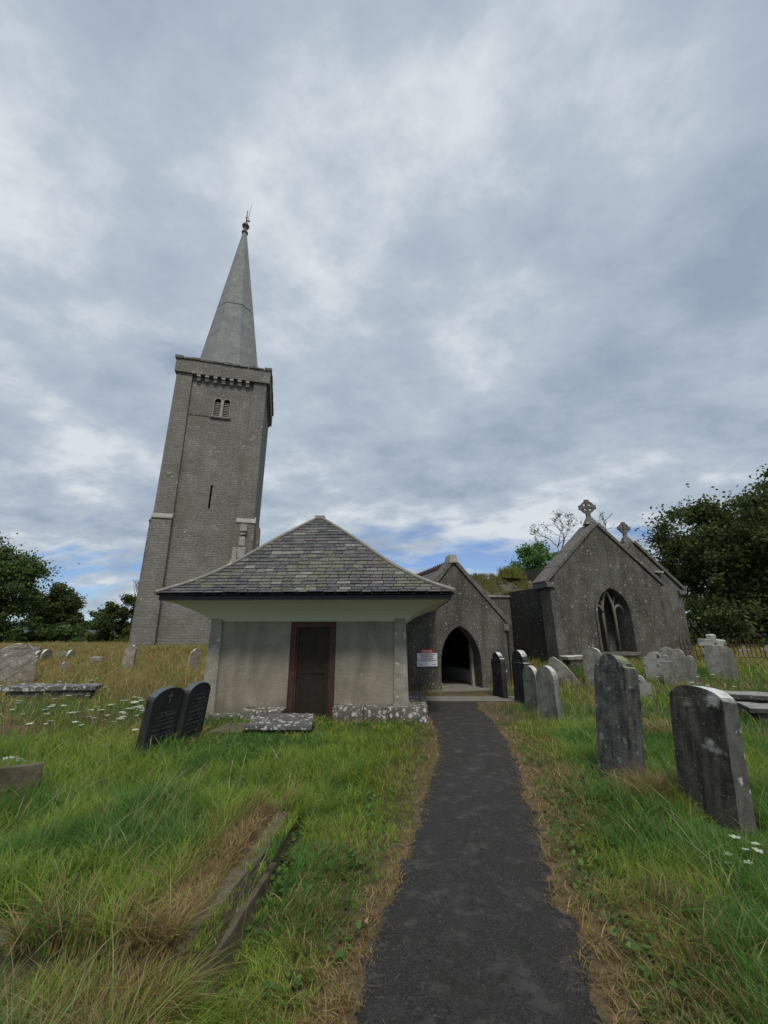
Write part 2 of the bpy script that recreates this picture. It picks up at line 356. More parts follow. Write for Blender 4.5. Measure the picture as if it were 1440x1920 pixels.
M['grave_tall'] = m_stone(ssc=9, name='mottled_dark_limestone', c1=(.022, .022, .023), c2=(.12, .115, .105), scale=7, patch=(.20, .21, .20), psc=9, pth=.3, lichen=(.24, .235, .20), lsc=26, lth=.4, streak=(.13, .13, .128), stf=.8, top=(.24, .27, .17), coarse=55, bump=1.0, moss=(.13, .135, .10))
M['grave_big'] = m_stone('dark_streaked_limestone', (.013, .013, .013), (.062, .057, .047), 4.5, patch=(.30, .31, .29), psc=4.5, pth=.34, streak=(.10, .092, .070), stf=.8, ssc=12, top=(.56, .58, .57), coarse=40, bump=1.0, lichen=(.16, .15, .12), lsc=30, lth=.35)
M['grave_side'] = m_stone('lichened_edge_stone', (.075, .072, .065), (.17, .162, .145), 7, patch=(.46, .47, .43), psc=8, pth=.38, lichen=(.36, .20, .06), lsc=9, lth=.1, top=(.6, .62, .6), coarse=55)
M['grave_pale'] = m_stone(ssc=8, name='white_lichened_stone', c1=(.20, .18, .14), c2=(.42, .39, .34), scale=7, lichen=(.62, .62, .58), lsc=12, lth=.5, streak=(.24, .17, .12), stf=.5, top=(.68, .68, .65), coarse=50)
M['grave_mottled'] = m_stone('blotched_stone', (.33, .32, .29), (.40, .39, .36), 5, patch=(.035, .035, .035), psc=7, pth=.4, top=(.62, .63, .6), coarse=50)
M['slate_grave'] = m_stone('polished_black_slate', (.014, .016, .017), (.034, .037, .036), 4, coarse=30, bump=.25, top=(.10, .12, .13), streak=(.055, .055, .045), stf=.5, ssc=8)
M['letter'] = m_plain('cut_lettering', (.20, .205, .20), (.05, .05, .05), 40, bump=0)
M['iron'] = m_plain('black_iron', (.02, .02, .021), (.035, .03, .027), 9)
M['rust'] = m_plain('rusty_iron', (.10, .045, .02), (.05, .028, .018), 14)
M['ridge'] = m_plain('red_ridge_tile', (.16, .075, .06), (.10, .06, .05), 8)
M['bark'] = m_plain('bark', (.07, .06, .045), (.11, .10, .08), 12, bump=.6)
M['bark_grey'] = m_plain('bare_grey_twigs', (.09, .08, .075), (.05, .045, .04), 8, bump=0)
M['white'] = m_plain('white_sign_board', (.70, .73, .75), (.66, .69, .71), 5, .4, .4, bump=0)
M['red'] = m_plain('red_sign_band', (.52, .02, .025), (.46, .02, .02), 5, .4, .4, bump=0)
M['redtext'] = m_plain('dark_red_print', (.23, .02, .03), bump=0)
M['blacktext'] = m_plain('black_print', (.03, .03, .04), bump=0)
M['petal'] = m_plain('white_petals', (.74, .77, .68), (.58, .64, .48), 30, bump=0)
M['stem'] = m_plain('flower_stem', (.10, .15, .05), bump=0)
M['deadleaf'] = m_plain('dead_leaf', (.32, .22, .10), (.22, .14, .07), 30, bump=.3)
leafm = m_tint('leaf', .35, .65, 0).m
grassm = m_tint('grass_blade', .42, .6, 0, spec=.25).m
m = m_tint('slate', 0, .62, .35, 9, .35)
g_ = m.mix(m.rng(m.noise(26, 5, .7), .5, .68, 0, .75), m.b.inputs['Base Color'].links[0].from_socket, (.27, .27, .24)); m.col(g_)
m.bump(m.noise(40, 4, .7), .35, .01); slatem = m.m

# ------------------------------------------------------------------ terrain
def terrain(x, y):
    x = np.asarray(x, float); y = np.asarray(y, float)
    base = .62 * ss(15.5, 27, y)
    rt = .5 * ss(3.4, 6.6, x) * ss(10.8, 15.6, y)
    z = base + rt * (1 - base)
    z = z + .05 * (fbm(x * .7 + 3, y * .7) - .5) * ss(1.0, 2.2, pathdist(x, y))
    z = z + .19 * ss(-.93, -1.0, x) * ss(-2.75, -2.65, x) * ss(2.6, 2.68, y) * ss(4.3, 4.2, y)
    # shallow grave mounds on the right
    z = z + .10 * np.exp(-(((x - 2.75) / .45) ** 2 + ((y - 4.75) / .3) ** 2)) + .10 * np.exp(-(((x - 4.6) / .6) ** 2 + ((y - 7.2) / .4) ** 2))
    z = z + .14 * np.exp(-(((x + 6.5) / .8) ** 2 + ((y - 7.7) / .5) ** 2))
    return z
PL = [(-0.33, 0), (-.17, 2.2), (-0.14, 2.4), (-0.10, 2.63), (-0.05, 2.84), (-0.02, 3.01), (0.03, 3.21), (0.14, 3.43), (0.13, 3.63), (0.24, 3.94), (0.35, 4.37), (0.42, 4.85), (0.61, 5.56), (0.8, 6.42), (0.94, 7.29), (0.99, 8.94), (1.0, 10.6), (.72, 11.13)]
PR = [(.9, 0), (.98, 2.2), (1.0, 2.4), (1.02, 2.54), (1.04, 2.7), (1.11, 2.88), (1.15, 3.11), (1.06, 3.26), (1.13, 3.37), (1.23, 3.78), (1.33, 4.21), (1.45, 4.6), (1.49, 5.06), (1.73, 5.96), (1.95, 7.29), (2.16, 8.94), (2.15, 10.1), (2.34, 11.13)]
PLa = np.array(PL); PRa = np.array(PR)
def pedge(y):
    xl = np.interp(y, PLa[:, 1], PLa[:, 0]) - .03; xr = np.interp(y, PRa[:, 1], PRa[:, 0]) + .03
    return xl, xr
def pathdist(x, y):
    xl, xr = pedge(y); d = np.maximum(xl - x, x - xr)
    d2 = np.maximum(np.maximum(.55 - x, x - 3.3), np.maximum(11.05 - y, y - 12.2)); d = np.where(y > 11.13, d2, np.minimum(d, np.maximum(d2, -.0) + (d2 > 0) * 0))
    return np.where(y > 12.3, np.minimum(3, np.maximum(y - 12.2, 0) + 0.0 * x + np.where((x > 1.7) & (x < 3.2), 0, .2)), d)
def ground(px, py):
    """where the line of sight through a point of the photograph meets the ground"""
    u = (px - 720) / FPX; v = (960 - py) / FPX
    r = (u, math.cos(PITCH) - v * math.sin(PITCH), math.sin(PITCH) + v * math.cos(PITCH))
    t = .5
    for _ in range(4000):
        t += .01
        if CAMH + r[2] * t <= float(terrain(r[0] * t, r[1] * t)): break
    return r[0] * t, r[1] * t, float(terrain(r[0] * t, r[1] * t))
def zat(py, Y, px=720):
    u = (px - 720) / FPX; v = (960 - py) / FPX
    return CAMH + Y * (math.sin(PITCH) + v * math.cos(PITCH)) / (math.cos(PITCH) - v * math.sin(PITCH))

def dryness(x, y):
    d = pathdist(x, y)
    n = fbm(x * 1.3 + 11, y * 1.3 + 4); n2 = fbm(x * .55 + 2, y * .55 + 31); nf = fbm(x * 5 + 2, y * 5 + 3)
    dr = .12 + .5 * ss(.55, .75, n2)
    dr = np.maximum(dr, (1 - ss(.05, .36, d + (n - .5) * .5)) * .95)
    rs = (x > 1) & (y > 2); dr = np.maximum(dr, np.where(rs, (1 - ss(.3, .95, d + (n - .5) * 1.0)) * .62, 0))
    dr = np.maximum(dr, np.where(x < 1, (1 - ss(.2, .85, d + (n - .5) * .9)) * .45, 0))
    far = ss(9.3, 12.5, y + (n - .5) * 3 - .0 * x) * (x < 1.5)
    dr = np.maximum(dr, far * (.75 + .4 * (n - .4)))
    fr = ss(13.2, 16, y) * (x > 1.5); dr = np.maximum(dr, fr * (.6 + .3 * (n - .5)))
    gold = np.exp(-(((x - 4.3) / .8) ** 2 + ((y - 14.2) / 1.8) ** 2)); dr = np.maximum(dr, gold * .95)
    # along the kerb of the raised plot and the front left corner
    k = np.exp(-((x + 1.10 + .10 * (3 - y)) / .17) ** 2) * ss(4.5, 4.2, y) * ss(1.8, 2.1, y); dr = np.maximum(dr, k * 1.1)
    c = ss(-.85, -1.15, x) * ss(2.80, 2.58, y + (n - .5) * .4) * (.35 + .65 * ss(.42, .6, fbm(x * 2.2 + 4, y * 2.2))); dr = np.maximum(dr, c * .62)
    for cx, cy, sx, sy in TUFTS: dr = np.maximum(dr, 1.15 * np.exp(-(((x - cx) / sx) ** 2 + ((y - cy) / sy) ** 2)))
    return np.clip(dr + (nf - .5) * .25, 0, 1)
TUFTS = [(2.75, 4.75, .4, .25), (4.65, 7.1, .55, .3), (-6.6, 7.7, .9, .5), (4.4, 8.6, .5, .35), (5.1, 10.5, .5, .5), (2.1, 5.6, .3, .4)]

def grid_axis(lo, hi, fine, near_lo, near_hi, grow=1.18):
    a = list(np.arange(near_lo, near_hi + 1e-6, fine)); s = fine; x = near_hi
    while x < hi: s *= grow; x += s; a.append(min(x, hi))
    s = fine; x = near_lo; b = []
    while x > lo: s *= grow; x -= s; b.append(max(x, lo))
    return np.array(b[::-1] + a)
gx = grid_axis(-1500, 1500, .14, -8, 8); gy = grid_axis(-40, 2500, .14, 1, 16)
X, Y = np.meshgrid(gx, gy); Z = terrain(X, Y)
farr = np.hypot(X, Y); Z = Z + ss(60, 1200, farr) * 0.0
nv = X.size; me = bpy.data.meshes.new('ground'); idx = np.arange(nv).reshape(X.shape)
quads = np.stack([idx[:-1, :-1], idx[:-1, 1:], idx[1:, 1:], idx[1:, :-1]], -1).reshape(-1, 4)
def fastmesh(name, verts, faces, mat, tint=None, parent=None, smooth=False):
    """faces: (n,k) array"""
    me = bpy.data.meshes.new(name); k = faces.shape[1]; nf = len(faces)
    me.vertices.add(len(verts)); me.vertices.foreach_set('co', np.asarray(verts, 'f').ravel())
    me.loops.add(nf * k); me.loops.foreach_set('vertex_index', faces.astype('i').ravel())
    me.polygons.add(nf); me.polygons.foreach_set('loop_start', np.arange(nf, dtype='i') * k)
    if smooth: me.polygons.foreach_set('use_smooth', np.ones(nf, bool))
    me.update(calc_edges=True)
    if tint is not None:
        at = me.color_attributes.new('Tint', 'FLOAT_COLOR', 'POINT'); arr = np.ones((len(verts), 4), 'f'); arr[:, :3] = tint
        at.data.foreach_set('color', arr.ravel())
    me.materials.append(mat); o = bpy.data.objects.new(name, me); COL.objects.link(o)
    if parent: o.parent = parent
    return o
dr = dryness(X, Y).ravel()[:, None]
gc = np.array([.050, .060, .024]) * (1 - dr) + np.array([.17, .125, .075]) * dr
far = ss(45, 90, farr).ravel()[:, None]; gc = gc * (1 - far) + np.array([.06, .09, .035]) * far
gm = m_tint('soil_and_thatch', 0, .95, .45, 14)
gm.bump(gm.noise(45, 5, .7), .8, .03)
tag(fastmesh('ground', np.stack([X, Y, Z], -1).reshape(-1, 3), quads, gm.m, gc, smooth=True), kind='structure')

# path of dark asphalt with ragged edges
m = Mat('asphalt'); m.b.inputs['Roughness'].default_value = .9
c = m.mix(m.rng(m.noise(90, 4, .8), .38, .66), (.018, .0175, .0175), (.085, .082, .079))
c = m.mix(m.rng(m.noise(2.2, 5, .6), .5, .7, 0, .6), c, (.040, .043, .030))
c = m.mix(m.math('MULTIPLY', m.spots(15, .06, .34, .22, warp=2.0), m.rng(m.noise(60, 4, .7), .42, .6, 0, .75)), c, (.20, .20, .18))
c = m.mix(m.math('MULTIPLY', m.spots(33, .08, .24, .14, warp=1.2), .7), c, (.17, .175, .16))
c = m.mix(m.math('MULTIPLY', m.spots(70, .1, .25, .10, warp=.8), .8), c, (.20, .19, .165))
c = m.mix(m.rng(m.noise(.9, 4, .6, m.map((1, .6, 1), (2, 7, 0))), .55, .72, 0, .5), c, (.075, .073, .072))
c = m.mix(m.rng(m.noise(5, 6, .7, m.map(loc=(1, 4, 0))), .52, .66, 0, .55), c, (.125, .12, .112))
c = m.mix(m.rng(m.noise(7, 6, .75, m.map(loc=(6, 1, 0))), .56, .66, 0, .7), c, (.030, .036, .018))
m.col(c); m.bump(m.math('ADD', m.noise(110, 4, .8), m.math('MULTIPLY', m.noise(9, 3, .6), 1.5)), .9, .02)
ys = np.arange(.1, 11.16, .035); xl, xr = pedge(ys)
jl = (fbm(ys * 5, ys * 0 + 3) - .5) * .14 + (noise2(ys * 23, ys * 0) - .5) * .05; jr = (fbm(ys * 5, ys * 0 + 13) - .5) * .14 + (noise2(ys * 23, ys * 0 + 7) - .5) * .05
K = 9; T = np.linspace(0, 1, K); XX = (xl + jl)[:, None] * (1 - T) + (xr + jr)[:, None] * T; YY = np.repeat(ys[:, None], K, 1)
ZZ = terrain(XX, YY) + .006 + .012 * np.sin(np.pi * T)[None, :]
idx = np.arange(XX.size).reshape(XX.shape); q = np.stack([idx[:-1, :-1], idx[:-1, 1:], idx[1:, 1:], idx[1:, :-1]], -1).reshape(-1, 4)
tag(fastmesh('path', np.stack([XX, YY, ZZ], -1).reshape(-1, 3), q, m.m, smooth=True), kind='structure')
# paler concrete crosswalk in front of the porch
cw = MB()
for i in range(30):
    x0 = .3 + i * .13; x1 = x0 + .13; f = lambda x, s: 11.14 + (.84 if s else 0) + .04 * float(noise2(np.array(x * 3.), np.array(s * 9.)))
    cw.add([(x0, f(x0, 0), .012), (x1, f(x1, 0), .012), (x1, f(x1, 1), .012), (x0, f(x0, 1), .012)], [(0, 1, 2, 3)])
M['concrete'] = m_stone('worn_concrete', (.20, .19, .165), (.27, .26, .23), 3, coarse=60)
tag(cw.build('crossing_path', M['concrete']), kind='structure')
# distant wooded hills
h = MB(); ang = np.radians(np.linspace(-75, 75, 120)); hp = []
for i, a in enumerate(ang):
    hh = 26 + 20 * float(fbm(np.array(i * .09), np.array(2.))) ; d = 1500
    for dd, zz in ((0, -5), (120, hh * .7), (300, hh)): hp.append(((d + dd) * math.sin(a), (d + dd) * math.cos(a), zz))
h.v = hp; h.f = [(i * 3 + j, i * 3 + j + 3, i * 3 + j + 4, i * 3 + j + 1) for i in range(119) for j in range(2)]
tag(h.build('hills', m_plain('hazy_woodland', (.045, .065, .075), (.06, .08, .085), .02, bump=0), smooth=True), kind='structure')

# ------------------------------------------------------------------ church tower
TW = empty('church_tower', (-12.3, 27.1, 0), R(14), 'tall square rubble stone church tower with octagonal spire behind the slate roofed hut', 'tower')
TO = TW
def wob(n=6): return None
recL = lambda z: -2.24 + (-2.61 + 2.24) * z / 20.8
recR = lambda z: 1.62 + .35 * z / 20.8
slit = [(-.29, 10.2), (-.15, 10.2), (-.15, 12.0), (-.29, 12.0)]
def lightwin(x0, x1): return arch(x0, x1, 17.62, 18.85, 19.15, 8, rnd=True)
vs, fs = extr([(-3.3, -.5), (2.7, -.5), (2.7, 20.95), (-3.3, 20.95)], [slit, lightwin(-.80, -.30), lightwin(-.16, .34)], .25, .95)
b = MB().add(vs, fs); b.box(-3.55, -2.9, .6, 6.9, -.5, 21.3); b.box(2.3, 2.88, .6, 6.9, -.5, 21.3); b.box(-2.9, 2.3, 6.3, 6.9, -.5, 21.3); b.box(-2.9, 2.3, .95, 6.3, 16.6, 16.9)
b.build('tower_wall', M['tower'], TW)
def batt(name, x0b, x1b, x0t, x1t, y0, y1, z0, z1, mat=M['tower'], y0t=None):
    y0t = y0 if y0t is None else y0t
    return MB().hexa([(x0b, y0, z0), (x1b, y0, z0), (x1b, y1, z0), (x0b, y1, z0)], [(x0t, y0t, z1), (x1t, y0t, z1), (x1t, y1, z1), (x0t, y1, z1)]).build(name, mat, TW)
batt('buttress', -3.66, recL(9), -3.72, recL(20.9), 0, 1.2, 9, 21.0)
batt('buttress', recR(9), 2.97, recR(20.9), 2.92, 0, 1.2, 9, 21.0)
batt('buttress', -3.62, recL(0) , -3.66, recL(9.55), -.16, 1.25, -.5, 9.3, y0t=-.12)
batt('buttress', recR(0), 3.12, recR(9.5), 3.06, -.16, 1.25, -.5, 9.3, y0t=-.12)
batt('buttress', -3.98, -3.5, -4.02, -3.5, .7, 2.0, -.5, 9.15); batt('buttress', -3.98, -3.5, -4.0, -3.5, 5.2, 6.6, -.5, 9.15)
batt('buttress', 2.8, 3.42, 2.8, 3.36, .7, 2.0, -.5, 9.15); batt('buttress', -3.82, -3.5, -3.86, -3.5, .7, 2.0, 9.1, 20.9)
for (x0, x1) in ((-3.70, recL(9.5) + .02), (recR(9.5) - .02, 3.1)):
    MB().hexa([(x0, -.2, 9.2), (x1, -.2, 9.2), (x1, .3, 9.2), (x0, .3, 9.2)], [(x0, -.17, 9.32), (x1, -.17, 9.32), (x1, .1, 9.72), (x0, .1, 9.72)]).build('weathering_slab', M['pale_stone'], TW, bevel=.02)
MB().hexa([(-4.07, .62, 9.12), (-3.6, .62, 9.12), (-3.6, 2.06, 9.12), (-4.07, 2.06, 9.12)], [(-4.04, .62, 9.2), (-3.68, .62, 9.7), (-3.68, 2.06, 9.7), (-4.04, 2.06, 9.2)]).build('weathering_slab', M['coping'], TW)
p = MB(); p.box(-3.86, 3.16, -.16, 7.06, 20.86, 21.98); p.build('parapet', M['tower_parapet'], TW)
p = MB()
for i in range(12):
    x0 = -3.95 + i * .60; hgt = .24 if i in (0, 11) else random.choice((.10, .13, .17)); p.box(x0, x0 + .56 + (0.03 if i % 2 else 0), -.26, .45, 22.0, 22.02 + hgt, .02)
for s_ in (-3.95, 2.65):
    for i in range(11): p.box(s_, s_ + .62, .5 + i * .6, 1.06 + i * .6, 22.0, 22.12 + .05 * (i % 2), .02)
for i in range(11): p.box(-3.9 + i * .63, -3.33 + i * .63, 6.5, 7.15, 22.0, 22.14, .02)
p.build('parapet_coping', M['coping'], TW, bevel=.02)
for k in range(7):
    x = -2.13 + k * .60; c_ = MB(); c_.box(x - .14, x + .14, -.14, .3, 20.66, 20.857, .01); c_.box(x - .13, x + .13, .02, .3, 20.40, 20.655, .01); c_.build('corbel', M['pale_stone'], TW, bevel=.02)
for k in range(9):
    y = 1.0 + k * .66; c_ = MB(); c_.box(2.8, 3.14, y - .14, y + .14, 20.62, 20.857, .01); c_.box(2.8, 3.02, y - .13, y + .13, 20.38, 20.615, .01); c_.build('corbel', M['coping'], TW, bevel=.02)
for x0, x1 in ((-.80, -.30), (-.16, .34)):
    f_ = MB(); vs, fs = extr(arch(x0 - .05, x1 + .05, 17.56, 18.85, 19.21, 8, rnd=True), [lightwin(x0, x1)], .19, .34); f_.add(vs, fs)
    wf = f_.build('belfry_window', M['pale_stone'], TW)
    lv = MB()
    for i in range(9):
        z = 17.68 + i * .145; lv.add([(x0, .345, z), (x1, .345, z), (x1, .46, z + .10), (x0, .46, z + .10), (x0, .345, z - .035), (x1, .345, z - .035), (x1, .48, z + .07), (x0, .48, z + .07)], [(0, 1, 2, 3), (7, 6, 5, 4), (0, 4, 5, 1)])
    lv.build('louvre', M['pale_stone'], wf)
MB().box(-.33, -.13, .16, .3, 17.5, 19.0).build('window_mullion', M['pale_stone'], TW, bevel=.02)
MB().box(-1.0, .52, .12, .4, 17.40, 17.53, .01).build('window_sill', M['coping'], TW, bevel=.02)
MB().box(-3.35, -.9, .215, .4, 17.50, 17.56, .015).build('string_course', M['coping'], TW)
# scar of pale dressed blocks on the lower right buttress
blocks = [(2.12, 2.56, 8.55, 9.05, -.42), (2.14, 2.52, 8.3, 8.52, -.30), (2.1, 2.5, 7.5, 8.25, -.22), (1.75, 2.05, 6.3, 7.4, -.24), (2.1, 2.62, 6.6, 7.42, -.34), (1.62, 1.9, 5.7, 6.5, -.3), (2.0, 2.45, 5.6, 6.5, -.30), (2.5, 2.9, 5.3, 6.4, -.22)]
for x0, x1, z0, z1, y0 in blocks: MB().box(x0, x1, y0, -.1, z0, z1, .04).build('corbel_stone', M['pale_stone'], TW, bevel=.03)
# spire, eight flat sides
ax = lambda z: -.52 - .020 * (z - 22); rad = lambda z: 2.66 * (41.5 - z) / 19.5 / math.cos(math.pi / 8)
sp = MB(); zs = [21.9, 26, 29.95]
def ring(z, r): return [(ax(z) + r * math.cos(2 * math.pi * (k + .5) / 8), 3.5 + r * math.sin(2 * math.pi * (k + .5) / 8), z) for k in range(8)]
def loft(mb, prof):
    n0 = len(mb.v)
    for z, r in prof: mb.v += ring(z, r)
    for i in range(len(prof) - 1):
        for k in range(8): mb.f.append((n0 + i * 8 + k, n0 + i * 8 + (k + 1) % 8, n0 + (i + 1) * 8 + (k + 1) % 8, n0 + (i + 1) * 8 + k))
loft(sp, [(21.5, rad(21.5)), (26, rad(26)), (29.9, rad(29.9)), (29.92, rad(29.9) - .05), (30.0, rad(30) - .05), (30.02, rad(30.0)), (36, rad(36)), (40.2, rad(40.2))])
sp.build('spire', M['spire'], TW)
f = MB(); cx, cy = ax(40.5), 3.5
f.lathe([(.30, 40.1), (.32, 40.25), (.22, 40.35), (.16, 40.7), (.20, 40.9), (.34, 41.0), (.36, 41.12), (.28, 41.25), (.12, 41.35)], cx, cy, 10); f.build('finial', M['coping'], TW)
v = MB(); v.tube([(cx, cy, 41.3), (cx - .02, cy, 43.2)], [.06, .035], 6); v.box(cx - .12, cx + .1, cy - .02, cy + .02, 42.2, 42.3); v.box(cx - .02, cx + .35, cy - .015, cy + .015, 41.75, 41.95)
v.build('weather_vane', M['iron'], TW)
MB().tube([(cx + .12, cy, 41.3), (cx + .2, cy, 43.2), (cx + .32, cy, 44.1)], [.03, .022, .015], 5).build('lightning_rod', M['iron'], TW)
p = MB()
for i in range(13): x = -3.7 + i * .53; p.box(x, x + .5, -.26, .1, .3, .62 + .05 * (i % 3), .03)
p.build('plinth_course', M['pale_stone'], TW, bevel=.02)

# ------------------------------------------------------------------ ruined church
CO = (.75, 12.9); CR = R(14.5)
CH = empty('ruined_church', (CO[0], CO[1], 0), CR, 'ruined roughcast church with pointed porch arch, roofless nave and cross topped gables', 'church')
def cw_(s, b, z=0):
    return (CO[0] + s * math.cos(CR) - b * math.sin(CR), CO[1] + s * math.sin(CR) + b * math.cos(CR), z)
vs, fs = extr([(0, -.3), (3.38, -.3), (3.40, 2.02), (1.62, 3.93), (0, 1.96)], [arch(1.05, 2.42, -.29, .75, 1.90, 22)], 0, .5)
MB().add(vs, fs).build('porch_gable', M['render'], CH)
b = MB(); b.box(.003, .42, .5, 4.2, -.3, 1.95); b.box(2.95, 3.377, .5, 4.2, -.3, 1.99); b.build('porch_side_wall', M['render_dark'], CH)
b = MB()
for (xa, za, xb, zb) in ((-.16, 1.82, 1.62, 3.80), (3.54, 1.84, 1.62, 3.80)):
    dx, dz = xb - xa, zb - za; l_ = math.hypot(dx, dz); nx, nz = -dz / l_ * .09, dx / l_ * .09
    if nz < 0: nx, nz = -nx, -nz
    b.add([(xa, .45, za), (xb, .45, zb), (xb, 5.6, zb), (xa, 4.3, za), (xa + nx, .45, za + nz), (xb, .45, zb + .13), (xb, 5.6, zb + .13), (xa + nx, 4.3, za + nz)], [(0, 1, 2, 3), (7, 6, 5, 4), (0, 4, 5, 1), (0, 3, 7, 4), (3, 2, 6, 7)])
m = Mat('old_slate_roof'); br = m.n('ShaderNodeTexBrick'); m.l(m.map((1, 1, 1), rot=(0, 0, R(90))), br.inputs['Vector']); br.inputs['Scale'].default_value = 1; br.inputs['Brick Width'].default_value = .3; br.inputs['Row Height'].default_value = .16
br.inputs['Color1'].default_value = (.10, .09, .10, 1); br.inputs['Color2'].default_value = (.16, .15, .155, 1); br.inputs['Mortar'].default_value = (.03, .03, .03, 1); br.inputs['Mortar Size'].default_value = .012
m.col(m.mix(m.rng(m.noise(4, 5, .6), .5, .7, 0, .6), br.outputs[0], (.15, .14, .08))); M['oldslate'] = m.m
b.build('porch_roof', M['oldslate'], CH)
b = MB()
for i in range(22):
    y = .5 + i * .2; b.box(1.55, 1.69, y, y + .185, 3.90, 4.00, .004); b.box(1.60, 1.64, y + .03, y + .10, 4.0, 4.07, .004)
b.build('ridge_tiles', M['ridge'], CH)
def coping(name, xa, za, xb, zb, y0, y1, th, parent=CH, mat=None, over=.0):
    dx, dz = xb - xa, zb - za; l_ = math.hypot(dx, dz); nx, nz = abs(dz) / l_ * th * (-1 if xb > xa else 1), abs(dx) / l_ * th
    mb = MB(); n_ = max(2, int(l_ / .75)); sgn = 1
    for i in range(n_):
        t0, t1 = i / n_ + .003, (i + 1) / n_ - .003; j = random.uniform(-.008, .008)
        A = (xa + dx * t0, za + dz * t0); B = (xa + dx * t1, za + dz * t1)
        mb.hexa([(A[0], y0 + j, A[1]), (B[0], y0 + j, B[1]), (B[0], y1, B[1]), (A[0], y1, A[1])], [(A[0] + nx, y0 + j, A[1] + nz + j), (B[0] + nx, y0 + j, B[1] + nz + j), (B[0] + nx, y1, B[1] + nz + j), (A[0] + nx, y1, A[1] + nz + j)])
    return mb.build(name, mat or M['coping'], parent, bevel=.012)
coping('porch_coping', -.12, 1.86, 1.60, 3.94, -.06, .52, .13); coping('porch_coping', 3.52, 1.90, 1.64, 3.94, -.06, .52, .13)
MB().box(-.14, .10, -.08, .54, 1.70, 1.93, .01).build('kneeler', M['coping'], CH, bevel=.02); MB().box(3.30, 3.50, -.05, .54, 1.74, 1.96, .01).build('kneeler', M['coping'], CH, bevel=.02)
MB().hexa([(1.46, -.09, 3.92), (1.78, -.09, 3.92), (1.78, .45, 3.92), (1.46, .45, 3.92)], [(1.51, -.05, 4.22), (1.73, -.05, 4.22), (1.73, .35, 4.2), (1.51, .35, 4.2)]).build('apex_stone', M['pale_stone'], CH, bevel=.02, cut=1, disp=.012, dscale=9)
MB().box(.45, 2.93, -.35, 4.2, -.12, .035, .0).build('porch_floor', M['concrete'], CH)
MB().box(2.45, 2.945, .6, 4.15, .04, .46, .01).build('porch_bench', M['pale_stone'], CH, bevel=.02); MB().box(.425, .9, .6, 4.15, .04, .46, .01).build('porch_bench', M['pale_stone'], CH, bevel=.02)
MB().box(2.33, 2.41, .503, .64, .0, 1.5, .0).build('inner_jamb', M['pale_stone'], CH)
MB().box(1.2, 2.3, 4.14, 4.19, .0, 2.0).build('inner_door', M['door'], CH)
dp = MB(); dp.tube([(3.50, .10, 1.82), (3.50, .10, -.1)], .035, 8); dp.box(3.41, 3.60, -.03, .2, 1.80, 1.84); dp.build('downpipe', M['iron'], CH)
dp = MB(); dp.tube([(3.72, 4.1, 2.6), (3.72, 4.1, 0)], .05, 8); dp.box(3.5, 3.9, 4.0, 4.19, 2.58, 2.72); dp.box(3.86, 4.0, 4.0, 4.19, 2.2, 2.26); dp.build('downpipe', M['iron'], CH)
# nave
b = MB(); b.box(-3.2, 6.24, 4.2, 4.9, -.3, 3.22); b.box(-3.2, 14, 10.2, 10.8, -.3, 3.6); b.box(-3.2, -2.6, 4.9, 10.2, -.3, 3.6); b.box(13.4, 14, 4.9, 10.2, -.3, 3.6); b.build('nave_wall', M['render'], CH)
MB().box(4.6, 6.4, 4.13, 4.26, 3.225, 3.29, .005).build('wall_plate', M['pale_stone'], CH)
# ruined roof slope of loose slates and rubble
xs = np.linspace(-3.2, 9.2, 90); ts = np.linspace(0, 1, 9); XX, TT = np.meshgrid(xs, ts)
YY = 4.16 + TT * 1.25 + (noise2(XX * 5, TT * 9) - .5) * .09; ZZ = 3.28 + TT * 1.04 + (fbm(XX * 1.7, TT * 4) - .5) * .22 * (1 - .4 * TT) + (noise2(XX * 9, TT * 22) - .5) * .05 - .12 * ss(.5, .7, fbm(XX * .8, XX * 0)) * TT
V = np.stack([XX, YY, ZZ], -1).reshape(-1, 3); nV = len(V); V2 = V.copy(); V2[:, 2] -= .12; V2[:, 1] += .1
idx = np.arange(nV).reshape(XX.shape); q = np.stack([idx[:-1, :-1], idx[:-1, 1:], idx[1:, 1:], idx[1:, :-1]], -1).reshape(-1, 4)
edge = [(idx[-1, i], idx[-1, i + 1], idx[-1, i + 1] + nV, idx[-1, i] + nV) for i in range(len(xs) - 1)] + [(idx[0, i + 1], idx[0, i], idx[0, i] + nV, idx[0, i + 1] + nV) for i in range(len(xs) - 1)]
fastmesh('ruined_roof', np.concatenate([V, V2]), np.concatenate([q, q[:, ::-1] + nV, np.array(edge)]), M['rubble'], parent=CH)
b = MB()
for i in range(150):
    x = random.uniform(3.2, 8.2); t = random.random(); w_ = random.uniform(.1, .25); b.box(x, x + w_, 4.16 + t * 1.25, 4.4 + t * 1.25, 3.30 + t * 1.03, 3.345 + t * 1.03, .02)
b.build('loose_slates', M['oldslate'], CH)
